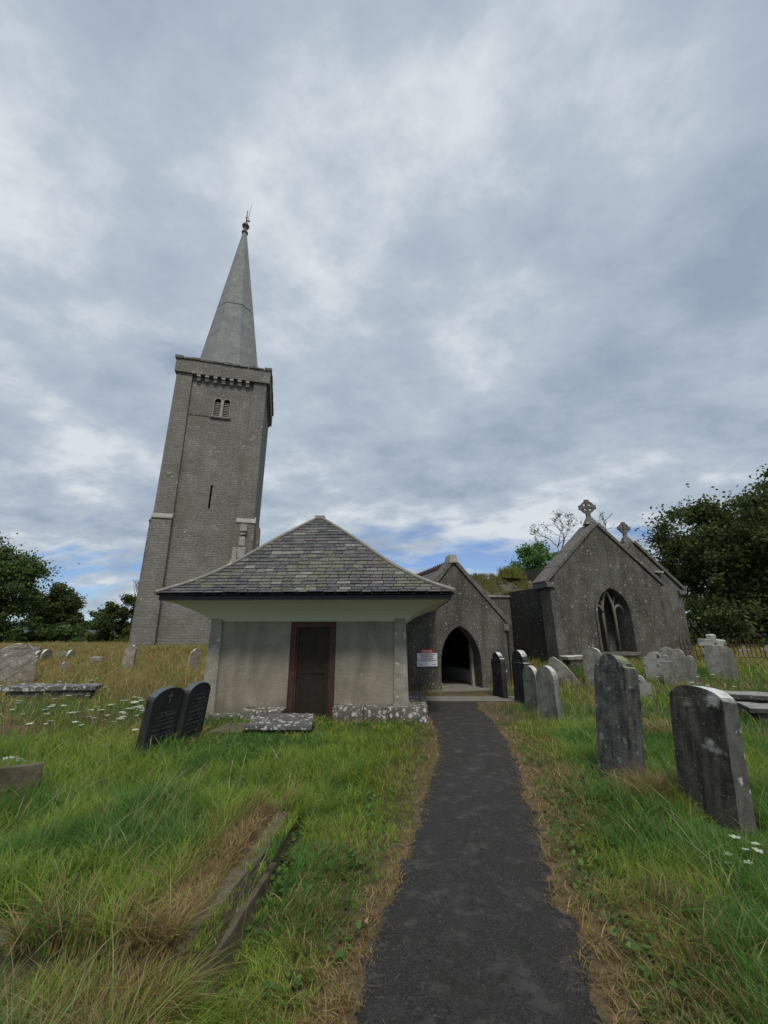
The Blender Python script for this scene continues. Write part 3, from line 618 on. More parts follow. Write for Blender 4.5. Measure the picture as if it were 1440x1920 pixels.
# transept gable with its three light window
tw_ = [(6.22, -.2), (11.52, -.2), (11.56, 3.62), (8.76, 6.02), (6.16, 3.58)]
wo = arch(8.14, 9.72, .97, 2.35, 3.42, 20)
vs, fs = extr(tw_, [wo], 1.2, 1.85); MB().add(vs, fs).build('transept_gable', M['render'], CH)
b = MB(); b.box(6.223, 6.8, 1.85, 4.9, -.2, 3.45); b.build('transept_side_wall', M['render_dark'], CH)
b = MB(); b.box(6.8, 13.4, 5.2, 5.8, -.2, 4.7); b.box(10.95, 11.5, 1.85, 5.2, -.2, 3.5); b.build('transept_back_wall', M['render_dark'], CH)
coping('transept_coping', 6.00, 3.50, 8.74, 6.03, 1.13, 2.0, .13); coping('transept_coping', 11.72, 3.56, 8.78, 6.03, 1.13, 2.0, .13)
MB().box(5.98, 6.34, 1.10, 2.02, 3.36, 3.56, .01).build('kneeler', M['coping'], CH, bevel=.02)
wr = MB(); vs, fs = extr(arch(8.05, 9.81, .9, 2.38, 3.54, 20), [arch(8.143, 9.717, .88, 2.35, 3.417, 20)], 1.13, 1.28); 
wfr = MB().add(vs, fs).build('window', M['render'], CH)
mu = MB(); 
def bar(pts, r=.058): mu.tube([(x, 1.42, z) for x, z in pts], r, 6)
bar([(8.64, .95), (8.64, 2.4), (8.68, 2.8), (8.80, 3.12), (8.93, 3.35)]); bar([(9.20, .95), (9.20, 2.4), (9.16, 2.8), (9.04, 3.12), (8.93, 3.35)])
bar([(8.17, 2.45), (8.24, 2.66), (8.40, 2.76), (8.56, 2.68), (8.64, 2.45)]); bar([(9.69, 2.45), (9.60, 2.66), (9.44, 2.76), (9.28, 2.68), (9.20, 2.45)])
bar([(8.66, 2.7), (8.56, 3.0), (8.5, 3.1)], .03); bar([(9.18, 2.7), (9.28, 3.0), (9.36, 3.1)], .03)
mu.build('tracery', M['tracery'], wfr, smooth=True)
MB().box(8.0, 9.84, 1.06, 1.45, .84, .965, .01).build('sill', M['coping'], wfr, bevel=.015)
# second gable
vs, fs = extr([(9.3, -.2), (13.70, -.2), (13.86, 3.58), (11.55, 5.62), (9.3, 3.6)], [], 2.2, 2.8); MB().add(vs, fs).build('chancel_gable', M['render'], CH)
coping('chancel_coping', 14.02, 3.50, 11.60, 5.64, 2.12, 2.95, .13); coping('chancel_coping', 9.2, 3.5, 11.5, 5.64, 2.12, 2.95, .13)
MB().box(13.62, 13.98, 2.10, 2.95, 3.34, 3.54, .01).build('kneeler', M['coping'], CH, bevel=.02)
MB().box(12.35, 12.85, 2.02, 2.6, 4.28, 4.36, .01).build('cap_stone', M['pale_stone'], CH)
MB().box(13.1, 13.66, 2.8, 5.8, -.2, 3.4).build('chancel_side_wall', M['render'], CH)
def celtic(x, y, z, s, rz):
    o = MB()
    o.hexa([(-.26, -.2, 0), (.26, -.2, 0), (.26, .2, 0), (-.26, .2, 0)], [(-.13, -.12, .28), (.13, -.12, .28), (.13, .12, .28), (-.13, .12, .28)])
    o.hexa([(-.10, -.08, .28), (.10, -.08, .28), (.10, .08, .28), (-.10, .08, .28)], [(-.055, -.06, .62), (.055, -.06, .62), (.055, .06, .62), (-.055, .06, .62)])
    ro = [(.30 * math.cos(t) , .30 * math.sin(t) + .82) for t in np.linspace(0, 2 * math.pi, 25)[:-1]]; ri = [(.20 * math.cos(t), .20 * math.sin(t) + .82) for t in np.linspace(0, 2 * math.pi, 25)[:-1]]
    vs, fs = extr(ro, [ri], -.05, .05); o.add(vs, fs)
    for k in range(4):
        a = k * math.pi / 2; ca, sa = math.cos(a), math.sin(a)
        pts = [(-.045, 0), (.045, 0), (.10, .36), (-.10, .36)]; q4 = [(px * ca - pz * sa, px * sa + pz * ca + .82) for px, pz in pts]
        o.hexa([(q[0], -.065, q[1]) for q in q4], [(q[0], .065, q[1]) for q in q4])
    o.v = [(a * s, b_ * s, c * s) for a, b_, c in o.v]
    return o.build('celtic_cross', M['coping'], CH, loc=(x, y, z), rz=rz)
celtic(8.74, 1.5, 6.12, .95, R(-22)); celtic(11.55, 2.5, 5.72, .82, R(-10))

# danger sign on the porch wall
sg = empty('danger_sign', cw_(.59, -.03, .70), CR, 'white notice board with red DANGER band fixed on the porch wall left of the arch', 'sign')
MB().box(-.33, .33, 0, .02, 0, .385).build('board', M['white'], sg, bevel=.003)
MB().hexa([(-.27, -.002, .389), (.26, -.002, .389), (.26, .02, .389), (-.27, .02, .389)], [(-.15, -.002, .51), (.18, -.002, .51), (.18, .02, .51), (-.15, .02, .51)]).build('header_band', M['red'], sg)
def text(s, size, x, y, z, mat, parent, name='lettering', rot=(R(90), 0, 0), wide=1.0):
    cu = bpy.data.curves.new('t', 'FONT'); cu.body = s; cu.size = size; cu.align_x = 'CENTER'; cu.align_y = 'CENTER'; cu.extrude = .001; cu.offset = .0012
    o = bpy.data.objects.new('t', cu); COL.objects.link(o)
    me = bpy.data.meshes.new_from_object(o.evaluated_get(bpy.context.evaluated_depsgraph_get())); bpy.data.objects.remove(o)
    me.materials.append(mat); n = bpy.data.objects.new(name, me); COL.objects.link(n); n.parent = parent; n.location = (x, y, z); n.rotation_euler = rot; n.scale = (wide, 1, 1); return n
text('DANGER', .085, 0, -.004, .437, M['white'], sg)
for s_, z, sz in (('THIS BUILDING IS NOT SAFE', .335, .040), ('FOR PUBLIC ACCESS', .285, .040), ('FOR SAFETY REASONS', .222, .040), ('DO NOT ENTER THE BUILDING', .168, .042)):
    text(s_, sz, 0, -.002, z, M['redtext'], sg)
MB().box(-.27, -.16, -.002, 0, .05, .062).build('small_print', M['blacktext'], sg); MB().box(.17, .27, -.002, 0, .045, .068).build('small_print', M['blacktext'], sg)

# ------------------------------------------------------------------ slate roofed hut
HH = empty('slate_roofed_hut', (-1.7, 9.1, 0), R(-3), 'small square rendered hut with bell shaped slate roof and deep coved eaves beside the path', 'hut')
vs, fs = extr([(-2.1, -.15), (2.15, -.15), (2.15, 2.1), (-2.1, 2.1)], [[(-.34, -.1), (.66, -.1), (.66, 1.92), (-.34, 1.92)]], 0, .35)
b = MB().add(vs, fs); b.box(-2.097, -1.75, .35, 4.2, -.15, 2.1); b.box(1.8, 2.147, .35, 4.2, -.15, 2.1); b.box(-1.75, 1.8, 3.9, 4.2, -.15, 2.1)
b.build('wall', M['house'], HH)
for x0, x1, z0 in ((-2.15, -1.86, -.1), (1.91, 2.19, .2)):
    MB().hexa([(x0 - .01, -.08, z0), (x1 + .03, -.08, z0), (x1 + .03, .3, z0), (x0 - .01, .3, z0)], [(x0 + .02, -.06, 2.02), (x1 - .02, -.06, 2.02), (x1 - .02, .3, 2.02), (x0 + .02, .3, 2.02)]).build('pilaster', M['pilaster'], HH, bevel=.035)
MB().box(-2.15, -1.9, 3.95, 4.3, -.1, 2.02).build('pilaster', M['pilaster'], HH, bevel=.035); MB().box(1.95, 2.25, 3.95, 4.3, .0, 2.02).build('pilaster', M['pilaster'], HH, bevel=.035)
fr = MB(); fr.box(-.337, -.22, .03, .25, -.1, 1.917); fr.box(.54, .657, .03, .25, -.1, 1.917); fr.box(-.22, .54, .03, .25, 1.80, 1.917)
frm = fr.build('door_frame', M['frame'], HH, bevel=.01)
fr = MB(); fr.box(-.22, -.185, .07, .2, -.1, 1.80); fr.box(.505, .54, .07, .2, -.1, 1.80); fr.build('door_stop', M['frame'], HH)
d = MB(); d.box(-.185, .505, .12, .17, -.1, 1.797)
for x0, x1, z0, z1 in ((-.185, -.09, -.1, 1.79), (.41, .505, -.1, 1.79), (-.09, .41, 1.66, 1.79), (-.09, .41, .85, .98), (.14, .18, .98, 1.66)): d.box(x0 + .001, x1 - .001, .105, .119, z0, z1)
do = d.build('door', M['door'], HH)
hd = MB(); hd.box(.45, .47, .095, .1045, .95, 1.06); hd.tube([(.46, .09, 1.02), (.46, .06, 1.02), (.39, .057, 1.02)], .007, 6); hd.build('handle', M['brass'], do)
# coved soffit sweeping out from the wall head to the gutter
def frame_at(d): # rectangle at distance d outside the walls
    return [(-2.13 - d * 1.03, -d), (2.18 + d * 1.15, -d), (2.18 + d * 1.15, 4.25 + d), (-2.13 - d * 1.03, 4.25 + d)]
so = MB(); prof = [(-.12, 1.93), (.0, 1.932), (.06, 1.99), (.14, 2.06), (.25, 2.135), (.40, 2.21), (.54, 2.28), (.70, 2.325), (.76, 2.335)]
for d_, z in prof: so.v += [(x, y, z) for x, y in frame_at(d_)]
for i in range(len(prof) - 1):
    for k in range(4): so.f.append((i * 4 + k, (i + 1) * 4 + k, (i + 1) * 4 + (k + 1) % 4, i * 4 + (k + 1) % 4))
so.build('soffit', M['soffit'], HH)
fa = MB(); A = frame_at(.73); B = frame_at(.795)
for k in range(4):
    k2 = (k + 1) % 4; fa.hexa([(A[k][0], A[k][1], 2.335), (B[k][0], B[k][1], 2.335), (B[k2][0], B[k2][1], 2.335), (A[k2][0], A[k2][1], 2.335)], [(A[k][0], A[k][1], 2.425), (B[k][0], B[k][1], 2.425), (B[k2][0], B[k2][1], 2.425), (A[k2][0], A[k2][1], 2.425)])
fa.build('gutter', M['fascia'], HH)
# roof
APX = (-.30, 2.15); E_ = frame_at(.86)
tz = np.array([0, .3, .5, .62, .75, .88, 1.0]); zz = np.array([4.93, 4.15, 3.57, 3.21, 2.90, 2.655, 2.47])
rz_ = lambda t: float(np.interp(t, tz, zz))
# smooth the profile a little
tt = np.linspace(0, 1, 60); zs_ = np.interp(tt, tz, zz)
for _ in range(30): zs_[1:-1] = (zs_[:-2] + zs_[1:-1] * 2 + zs_[2:]) / 4
rz_ = lambda t: float(np.interp(t, tt, zs_))
rp = lambda k, t: (APX[0] + (E_[k][0] - APX[0]) * t, APX[1] + (E_[k][1] - APX[1]) * t, rz_(t))
deck = MB()
for i in range(12):
    t0, t1 = .01 + i * .99 / 12, .01 + (i + 1) * .99 / 12
    for k in range(4):
        k2 = (k + 1) % 4; a_, b_, c_, d_ = rp(k, t0), rp(k2, t0), rp(k2, t1), rp(k, t1); deck.add([(q[0], q[1], q[2] - .03) for q in (a_, d_, c_, b_)], [(0, 1, 2, 3)])
deck.build('roof_deck', M['fascia'], HH)
sl = MB(); sl.c = []
slt = [(.055, .056, .064), (.072, .071, .078), (.09, .086, .09), (.12, .115, .112), (.08, .069, .077), (.105, .09, .096), (.066, .074, .07), (.15, .145, .138)]
NR = 25
lens = np.concatenate([[0], np.cumsum(np.hypot(np.diff(tt) * 3.05, np.diff(zs_)))]); lens /= lens[-1]
for k in range(4):
    k2 = (k + 1) % 4
    for r_ in range(NR):
        t1 = float(np.interp((r_ + 1.25) / NR, lens, tt)) if r_ < NR - 1 else 1.0; t0 = float(np.interp(r_ / NR, lens, tt))
        a0, b0 = Vector(rp(k, t0)), Vector(rp(k2, t0)); a1, b1 = Vector(rp(k, t1)), Vector(rp(k2, t1))
        Lr = (b1 - a1).length; n_ = max(1, int(Lr / .255)); off = .5 * (r_ % 2)
        cuts = [0.0]; x = (off + random.uniform(-.08, .08)) / n_
        while x < 1 - .2 / n_:
            if x > .25 / n_: cuts.append(x)
            x += (1 + random.uniform(-.22, .22)) / n_
        cuts.append(1.0)
        nrm = (b1 - a1).cross(a0 - a1).normalized()
        if nrm.z < 0: nrm = -nrm
        for i in range(len(cuts) - 1):
            u0, u1 = cuts[i] + .0015, cuts[i + 1] - .0015
            # keep vertical joints square to the course
            def up(u):
                p1 = a1.lerp(b1, u); L0 = (b0 - a0).length
                if L0 < 1e-4: return a0.copy()
                d_ = (b1 - a1).normalized(); v_ = min(max((p1 - a0).dot(d_) / L0, 0), 1); return a0.lerp(b0, v_)
            j = random.uniform(-.012, .012); h1 = .022 + random.uniform(0, .012); h0 = .004
            P = [up(u0), a1.lerp(b1, u0), a1.lerp(b1, u1), up(u1)]
            dn = (P[1] - P[0]).normalized() * j if (P[1] - P[0]).length > 1e-4 else Vector()
            q4 = [P[0] + nrm * h0, P[1] + nrm * h1 + dn, P[2] + nrm * h1 + dn, P[3] + nrm * h0]
            bt = [q_ - nrm * .012 for q_ in q4]
            sl.add(q4 + bt, [(0, 1, 2, 3), (1, 5, 6, 2), (0, 4, 5, 1), (3, 2, 6, 7)])
            ctr = (P[1] + P[2]) / 2; g = float(fbm(np.array(ctr.x * 1.3 + 8), np.array(ctr.z * 2.2 + k * 5))); c_ = np.array(random.choice(slt)) * random.uniform(.85, 1.2)
            mo = g + .22 * math.exp(-((ctr.z - 3.05) / .45) ** 2) - .07
            if mo > .58 and random.random() < .7: c_ = c_ * .45 + np.array([.13, .135, .08]) * random.uniform(.35, .8)
            if random.random() < .04: c_ = np.array([.22, .22, .20])
            sl.c += [c_] * 4
sl.build('slates', slatem, HH)
for k in range(4):
    hp = MB(); pts = [Vector(rp(k, t)) + Vector((0, 0, .025)) for t in np.linspace(.015, 1.0, 22)]
    hp.tube(pts, [.052] * 22, 6); hp.build('hip_capping', M['hip'], HH, smooth=False)
ap = MB(); ap.box(APX[0] - .13, APX[0] + .15, APX[1] - .1, APX[1] + .1, 4.86, 4.97, .01); ap.build('ridge_cap', M['hip'], HH, bevel=.02)
# plinth and step
b = MB(); x = .70
for wdt in (.62, .50, .78): b.box(x, x + wdt - .012, -.34 + random.uniform(-.02, .02), .06, -.08, .27 + random.uniform(-.012, .012), .012); x += wdt
b.box(2.0, 2.60, .07, 2.2, -.08, .25, .012)
b.build('plinth', M['plinth'], HH, bevel=.02, cut=3, disp=.014, dscale=7)
b = MB(); b.box(-2.3, -1.2, -.3, .05, -.08, .10, .02); b.box(-1.18, -.36, -.34, .05, -.08, .20, .02); b.build('plinth', M['plinth'], HH, bevel=.02, cut=3, disp=.014, dscale=7)

# ------------------------------------------------------------------ gravestones
def shape(kind, w, h):
    """outline in (x, z), base 0.35 m under ground"""
    a = w / 2; p = [(-a, -.35)]
    if kind == 'round':
        r = a * .9; sh = h - r
        p += [(-a, sh)] + [(-r * math.cos(t), sh + r * math.sin(t)) for t in np.linspace(.02, math.pi - .02, 13)] + [(a, sh)]
    elif kind == 'segment':
        sh = h - w * .24
        p += [(-a, sh)] + [(-a * math.cos(t), sh + (h - sh) * math.sin(t)) for t in np.linspace(.1, math.pi - .1, 11)] + [(a, sh)]
    elif kind == 'pointed':
        sh = h - w * .62
        p += [(-a, sh)] + [(-a * math.cos(u * math.pi / 2), sh + (h - sh) * math.sin(u * math.pi / 2) ** .8) for u in np.linspace(.1, 1, 7)] + [(a * math.cos(u * math.pi / 2), sh + (h - sh) * math.sin(u * math.pi / 2) ** .8) for u in np.linspace(.92, .1, 6)] + [(a, sh)]
    elif kind == 'shouldered':
        r = a * .68; sh = h - r * .95
        p += [(-a, sh - .10 * w)] + [(-a + (a - r) * .5 * (1 - math.cos(t)), sh - .10 * w + .16 * w * math.sin(t)) for t in np.linspace(.3, math.pi * .8, 5)]
        p += [(-r * math.cos(t), sh + r * .95 * math.sin(t)) for t in np.linspace(.12, math.pi - .12, 11)]
        p += [(a - (a - r) * .5 * (1 - math.cos(t)), sh - .10 * w + .16 * w * math.sin(t)) for t in np.linspace(math.pi * .8, .3, 5)] + [(a, sh - .10 * w)]
    elif kind == 'triple':
        sh = h - w * .34; r = a * .5
        p += [(-a, sh)] + [(-a + .25 * w * .5 * (1 - math.cos(t)), sh + .10 * w * math.sin(t)) for t in np.linspace(.2, math.pi * .85, 5)]
        p += [(-r * math.cos(t), sh + .05 * w + (h - sh - .05 * w) * math.sin(t)) for t in np.linspace(.1, math.pi - .1, 9)]
        p += [(a - .25 * w * .5 * (1 - math.cos(t)), sh + .10 * w * math.sin(t)) for t in np.linspace(math.pi * .85, .2, 5)] + [(a, sh)]
    elif kind == 'broken':
        p += [(-a, h * .8), (-a * .8, h * .97), (-a * .3, h * .9), (0, h), (a * .4, h * .93), (a * .6, h * .78), (a, h * .62)]
    elif kind == 'square': p += [(-a, h), (a, h)]
    elif kind == 'lean':
        p += [(-a, h * .9), (-a * .8, h)] + [(-a * .8 + (a * 1.8) * t, h * (1 - .75 * t ** 1.6)) for t in (.25, .5, .75, 1)]
    p.append((a, -.35)); return p
GS = 'headstones standing in the churchyard grass'
def stone(px, pyb, pyt, w_, kind, mat, theta, label, thick=.1, tx=0, ty=0, name='gravestone', cat='gravestone', rough=.006, sidemat=None, up=0.0):
    x, y, z = ground(px, pyb); y += thick * .5; h = zat(pyt, y) - z + up
    vs, fs = extr(shape(kind, w_, h), [], -thick / 2, thick / 2)
    me = MB().add(vs, fs); o = me.build(name, M[mat], None, bevel=min(.012, thick * .12))
    if sidemat:
        o.data.materials.append(M[sidemat])
        for p_ in o.data.polygons:
            if abs(p_.normal.y) < .6: p_.material_index = 1
    if rough:      # break up the long straight faces
        bm = bmesh.new(); bm.from_mesh(o.data); bmesh.ops.triangulate(bm, faces=[f_ for f_ in bm.faces if len(f_.verts) > 4])
        for _ in range(5): 
            es = [e_ for e_ in bm.edges if e_.calc_length() > .09]
            if es and len(bm.faces) < 6000: bmesh.ops.subdivide_edges(bm, edges=es, cuts=1)
        bm.to_mesh(o.data); bm.free(); n = len(o.data.vertices); co = np.empty(n * 3); o.data.vertices.foreach_get('co', co); co = co.reshape(-1, 3)
        for a in (0, 1, 2): co[:, a] += rough * ((noise3(co * 5 + px * .37 + 11 * a) - .5) * 2 + (noise3(co * 17 + px + 7 * a) - .5))
        o.data.vertices.foreach_set('co', co.ravel()); o.data.update()
    o.location = (x, y, z); o.rotation_euler = (R(tx), R(ty), R(theta)); tag(o, label, cat, GS); return o, h, (x, y, z)
TH = -78
stone(940, 1308, 1223, .58, 'shouldered', 'grave_black', TH, 'narrow black weathered headstone nearest the porch, first beside the path', .13, ty=0, rough=.02)
stone(984, 1320, 1219, .66, 'round', 'grave_black', TH - 2, 'tall dark round topped headstone with pale edge, second from the porch', .14, rough=.008)
tw1 = stone(1003, 1332, 1248, .50, 'pointed', 'grave_grey', TH + 3, 'light grey headstone with curved top just left of its taller grey twin', .11)
tw2 = stone(1037, 1358, 1248, .50, 'pointed', 'grave_grey', TH + 8, 'light grey headstone nearest the path in the row by the porch', .12)
stone(1056, 1284, 1237, .95, 'lean', 'grave_grey', -30, 'low grey stone slab tilting over behind the two light grey headstones', .12, ty=16)
stone(1121, 1288, 1214, .56, 'pointed', 'grave_grey', -48, 'round topped grey headstone just behind the tall dark one, below the church window', .12)
tall = stone(1176, 1482, 1226, .48, 'shouldered', 'grave_tall', -74, 'tall narrow dark mottled headstone with mossy shouldered top', .19, tx=-7, rough=.008)
stone(1203, 1312, 1264, .6, 'broken', 'grave_mottled', -38, 'short stubby headstone with scrolled top partly behind the tall dark one', .12, rough=.014)
stone(1237, 1277, 1222, .60, 'shouldered', 'grave_mottled', -42, 'pale headstone with black blotches near the church corner', .12)
stone(1262, 1278, 1213, .60, 'shouldered', 'grave_grey', -42, 'grey headstone half hidden behind the three lobed one', .12)
stone(1283, 1284, 1216, .82, 'triple', 'grave_grey', -40, 'wide grey headstone with three lobed top among white flowers', .14)
stone(1361, 1274, 1210, .72, 'segment', 'grave_grey', -42, 'grey round shouldered headstone in front of the rusty railings', .14).__class__
stone(1261, 1216, 1198, .36, 'broken', 'grave_pale', -30, 'small white crusted stone top showing at the right church wall', .12, rough=.02)
bigo, hb, _ = stone(1362, 1562, 1286, .52, 'segment', 'grave_big', -72, 'big dark streaked headstone with pale lichened edge at right front', .19, tx=-7, ty=0, rough=.008, sidemat='grave_side')
# left
gA, hA, pA = stone(284, 1418, 1287, .66, 'segment', 'slate_grave', 78, 'leaning black slate headstone with a small engraved cross', .12, rough=0, tx=6)
gB, hB, pB = stone(345, 1398, 1278, .60, 'segment', 'slate_grave', 82, 'leaning black slate headstone next to the hut corner, without a cross', .12, rough=0, tx=6)
def engrave(o, h, cross, seed):
    random.seed(seed); e = MB(); z = h * (.62 if cross else .80); ys_ = -.0612
    if cross:
        for x0, x1, z0, z1 in ((-.011, .011, h * .76, h * .93), (-.045, .045, h * .865, h * .882)): e.box(x0, x1, ys_ - .001, ys_, z0, z1)
    row = 0
    while z > .22 * h:
        wd = random.uniform(.16, .25) * (1.0 if row else .75); x = -wd
        sz = .026 if row % 3 == 1 else .018
        while x < wd:
            cw2 = random.uniform(.007, .014)
            if random.random() > .16:
                e.box(x, x + .0035, ys_ - .001, ys_, z, z + sz)
                if random.random() < .6: e.box(x + .0036, x + cw2, ys_ - .001, ys_, z + random.choice((0, sz * .5, sz - .004)), z + random.choice((0, sz * .5, sz - .004)) + .0035)
                if random.random() < .5: e.box(x + cw2 - .003, x + cw2 + .0005, ys_ - .001, ys_, z, z + sz * .98)
            x += cw2 + .006
        z -= sz + random.choice((.028, .034, .05)); row += 1
    e.build('inscription', M['letter'], o)
engrave(gA, hA, True, 3); engrave(gB, hB, False, 5)
stone(18, 1292, 1206, 1.0, 'round', 'grave_pale', 38, 'broad pale lichened headstone at the left edge, nearest of that pair', .16, ty=-4, rough=.015)
stone(-4, 1280, 1213, .9, 'pointed', 'grave_pale', 42, 'pale headstone tucked behind the broad one at the left edge', .14)
stone(236, 1262, 1209, .42, 'shouldered', 'grave_pale', 8, 'upright white headstone alone in the golden grass left of the tower foot', .16)
stone(357, 1262, 1216, .5, 'shouldered', 'grave_pale', 62, 'narrow white headstone leaning over beside the hut', .09, ty=9)
stone(68, 1246, 1220, .6, 'round', 'grave_pale', 92, 'pale curved headstone top in far grass, left of a leaning pair', .1)
stone(80, 1247, 1217, .7, 'pointed', 'grave_pale', 95, 'pale leaning headstone top in far grass, right of the pair', .1, ty=7)
stone(61, 1236, 1213, .42, 'square', 'grave_grey', 20, 'faint grey square headstone in front of the hedge', .12)
stone(112, 1240, 1221, .5, 'round', 'grave_grey', 30, 'dull brown headstone top almost sunk in the far golden grass', .1)
stone(128, 1242, 1219, .6, 'round', 'grave_pale', 92, 'small slanting pale headstone far out in the golden grass', .1, ty=6)
stone(176, 1250, 1232, .5, 'square', 'grave_pale', 10, 'low square topped pale stone block in the golden grass', .2)
stone(113, 1266, 1241, .3, 'pointed', 'grave_pale', 58, 'little white stone tip tilting in the middle of the golden grass', .08, ty=14)
stone(1261, 1285, 1240, .3, 'square', 'grave_grey', -40, 'thin grey post stone between the blotched and three lobed headstones', .1)

def slabthing(name, label, pts, z, th, mat, legs=True, cat='grave slab', zb=None):
    cx = sum(p_[0] for p_ in pts) / 4; cy = sum(p_[1] for p_ in pts) / 4; g = float(terrain(cx, cy))
    r_ = empty(name, (cx, cy, g), 0, label, cat, 'flat grave slabs')
    q4 = [(p_[0] - cx, p_[1] - cy) for p_ in pts]
    MB().hexa([(a, b_, z - th) for a, b_ in q4], [(a, b_, z) for a, b_ in q4]).build('slab', M[mat], r_, bevel=.02, cut=4, disp=.012, dscale=5)
    s_ = MB()
    q2 = [(a * .86, b_ * .82) for a, b_ in q4]; s_.hexa([(a, b_, -.2) for a, b_ in q2], [(a, b_, z - th - .006) for a, b_ in q2]); s_.build('base', M['tomb' if legs else 'grave_black'], r_, cut=3, disp=.03, dscale=4)
    return r_
slabthing('ledger_slab', 'white blotched ledger slab lying before the hut door', [(-2.38, 7.55), (-1.22, 7.5), (-1.36, 8.62), (-2.42, 8.55)], .19, .08, 'slab', False)
slabthing('ledger_slab', 'dull grey ledger slab half under grass left of the blotched one', [(-3.0, 7.6), (-2.41, 7.6), (-2.46, 8.3), (-2.9, 8.3)], .08, .06, 'kerb', False)
slabthing('table_tomb', 'long white table tomb slab in the flowers at the far left', [(-9.9, 11.1), (-7.6, 11.4), (-7.75, 11.9), (-10.0, 11.9)], .35, .11, 'slab')
slabthing('table_tomb', 'raised dark table tomb slab behind the big front headstone', [(6.72, 9.75), (8.6, 8.95), (8.85, 9.6), (6.95, 10.45)], .40, .10, 'tomb')
slabthing('table_tomb', 'flat grey tomb slab cut off by the right edge', [(7.1, 8.5), (8.8, 7.8), (9.2, 8.4), (7.4, 9.2)], .30, .10, 'tomb')
slabthing('table_tomb', 'pale narrow tomb slab against the foot of the dark church wall', [(6.3, 14.5), (7.6, 14.8), (7.5, 15.3), (6.2, 15.0)], .45, .12, 'grave_pale')
# rough cross memorial behind the grey headstone on the right
x, y, z = ground(1347, 1262); y += 2; x *= (y) / (y - 2)
z = float(terrain(x, y)); ht = zat(1190, y) - z
cm = empty('cross_memorial', (x, y, z), R(-30), 'rough carved cross headstone overgrown with ivy near the railings', 'gravestone', GS)
o = MB(); o.box(-.32, .32, -.14, .14, -.3, ht * .35, .02); o.box(-.16, .16, -.1, .1, ht * .35, ht, .02); o.box(-.42, .42, -.1, .1, ht * .62, ht * .84, .02)
o.build('stone', M['grave_mottled'], cm, bevel=.03, cut=3, disp=.03, dscale=6)
# rocks
def rock(px, py, s, label, mat='grave_pale', sq=(1, .8, .7)):
    x, y, z = ground(px, py); bm = bmesh.new(); bmesh.ops.create_icosphere(bm, subdivisions=3, radius=s)
    me = bpy.data.meshes.new('rock'); bm.to_mesh(me); bm.free(); n = len(me.vertices); co = np.empty(n * 3); me.vertices.foreach_get('co', co); co = co.reshape(-1, 3)
    k = .65 + .7 * noise3(co / s * 1.1 + px); co *= k[:, None]; co = np.round(co / s * 3.2 + .35 * (noise3(co / s * 3 + 3)[:, None] - .5)) * s / 3.2 * .45 + co * .55; co *= np.array(sq)
    me.vertices.foreach_set('co', co.ravel()); me.materials.append(M[mat]); me.update()
    o = bpy.data.objects.new('rock', me); COL.objects.link(o); o.location = (x, y, z + s * .25); o.rotation_euler = (0, 0, px); tag(o, label, 'rock')
rock(22, 1442, .14, 'pinkish white rough rock at the left edge above the low stone', sq=(1.2, .8, .9)); rock(197, 1408, .12, 'small white rock left of the black slate headstones')
rock(112, 1430, .07, 'little round white stone in the grass between two rocks'); rock(1133, 1452, .12, 'crusted stone lump left of the tall dark headstone foot', 'grave_mottled')
rock(1185, 1478, .14, 'broken pale stone in front of the tall dark headstone foot', 'grave_mottled', sq=(1.4, .7, .45))
# low coping stone at the left edge
ls = MB(); A, B = (-4.2, 4.05), (-3.56, 4.75)
d = Vector((B[0] - A[0], B[1] - A[1])).normalized(); nn = Vector((-d.y, d.x)) * .08
ls.hexa([(A[0], A[1], -.2), (B[0], B[1], -.2), (B[0] + nn.x, B[1] + nn.y, -.2), (A[0] + nn.x, A[1] + nn.y, -.2)], [(A[0], A[1], .44), (B[0], B[1], .40), (B[0] + nn.x, B[1] + nn.y, .40), (A[0] + nn.x, A[1] + nn.y, .44)])
tag(ls.build('grave_kerb_stone', M['kerb'], None, bevel=.012, cut=3, disp=.01), 'low brown stone slab on edge at the left margin of the grass', 'kerb stone')
# kerbed grave plot in the foreground
kp = empty('kerbed_grave_plot', (-1.8, 3.4, 0), 0, 'old grave plot outlined by a low brown stone kerb in the left foreground', 'grave plot')
def kerb(A, B, w_=.10, z1=.205, name='kerb'):
    A = Vector(A); B = Vector(B); d = (B - A).normalized(); n_ = Vector((-d.y, d.x)) * w_
    q4 = [A, B, B + n_, A + n_]; q4 = [(p_.x + 1.8, p_.y - 3.4) for p_ in q4]
    MB().hexa([(a, b_, -.15) for a, b_ in q4], [(a, b_, z1) for a, b_ in q4]).build(name, M['kerb'], kp, bevel=.012, cut=4, disp=.010, dscale=6)
kerb((-.99, 2.50), (-.86, 3.35), .11, .21); kerb((-.86, 3.36), (-.82, 4.28), .11, .20); kerb((-2.7, 2.60), (-1.12, 2.50), .11, .20); kerb((-.94, 4.28), (-2.6, 4.3), .1, .17)
kerb((-.93, 2.42), (-.80, 3.6), .06, .06, 'footing')

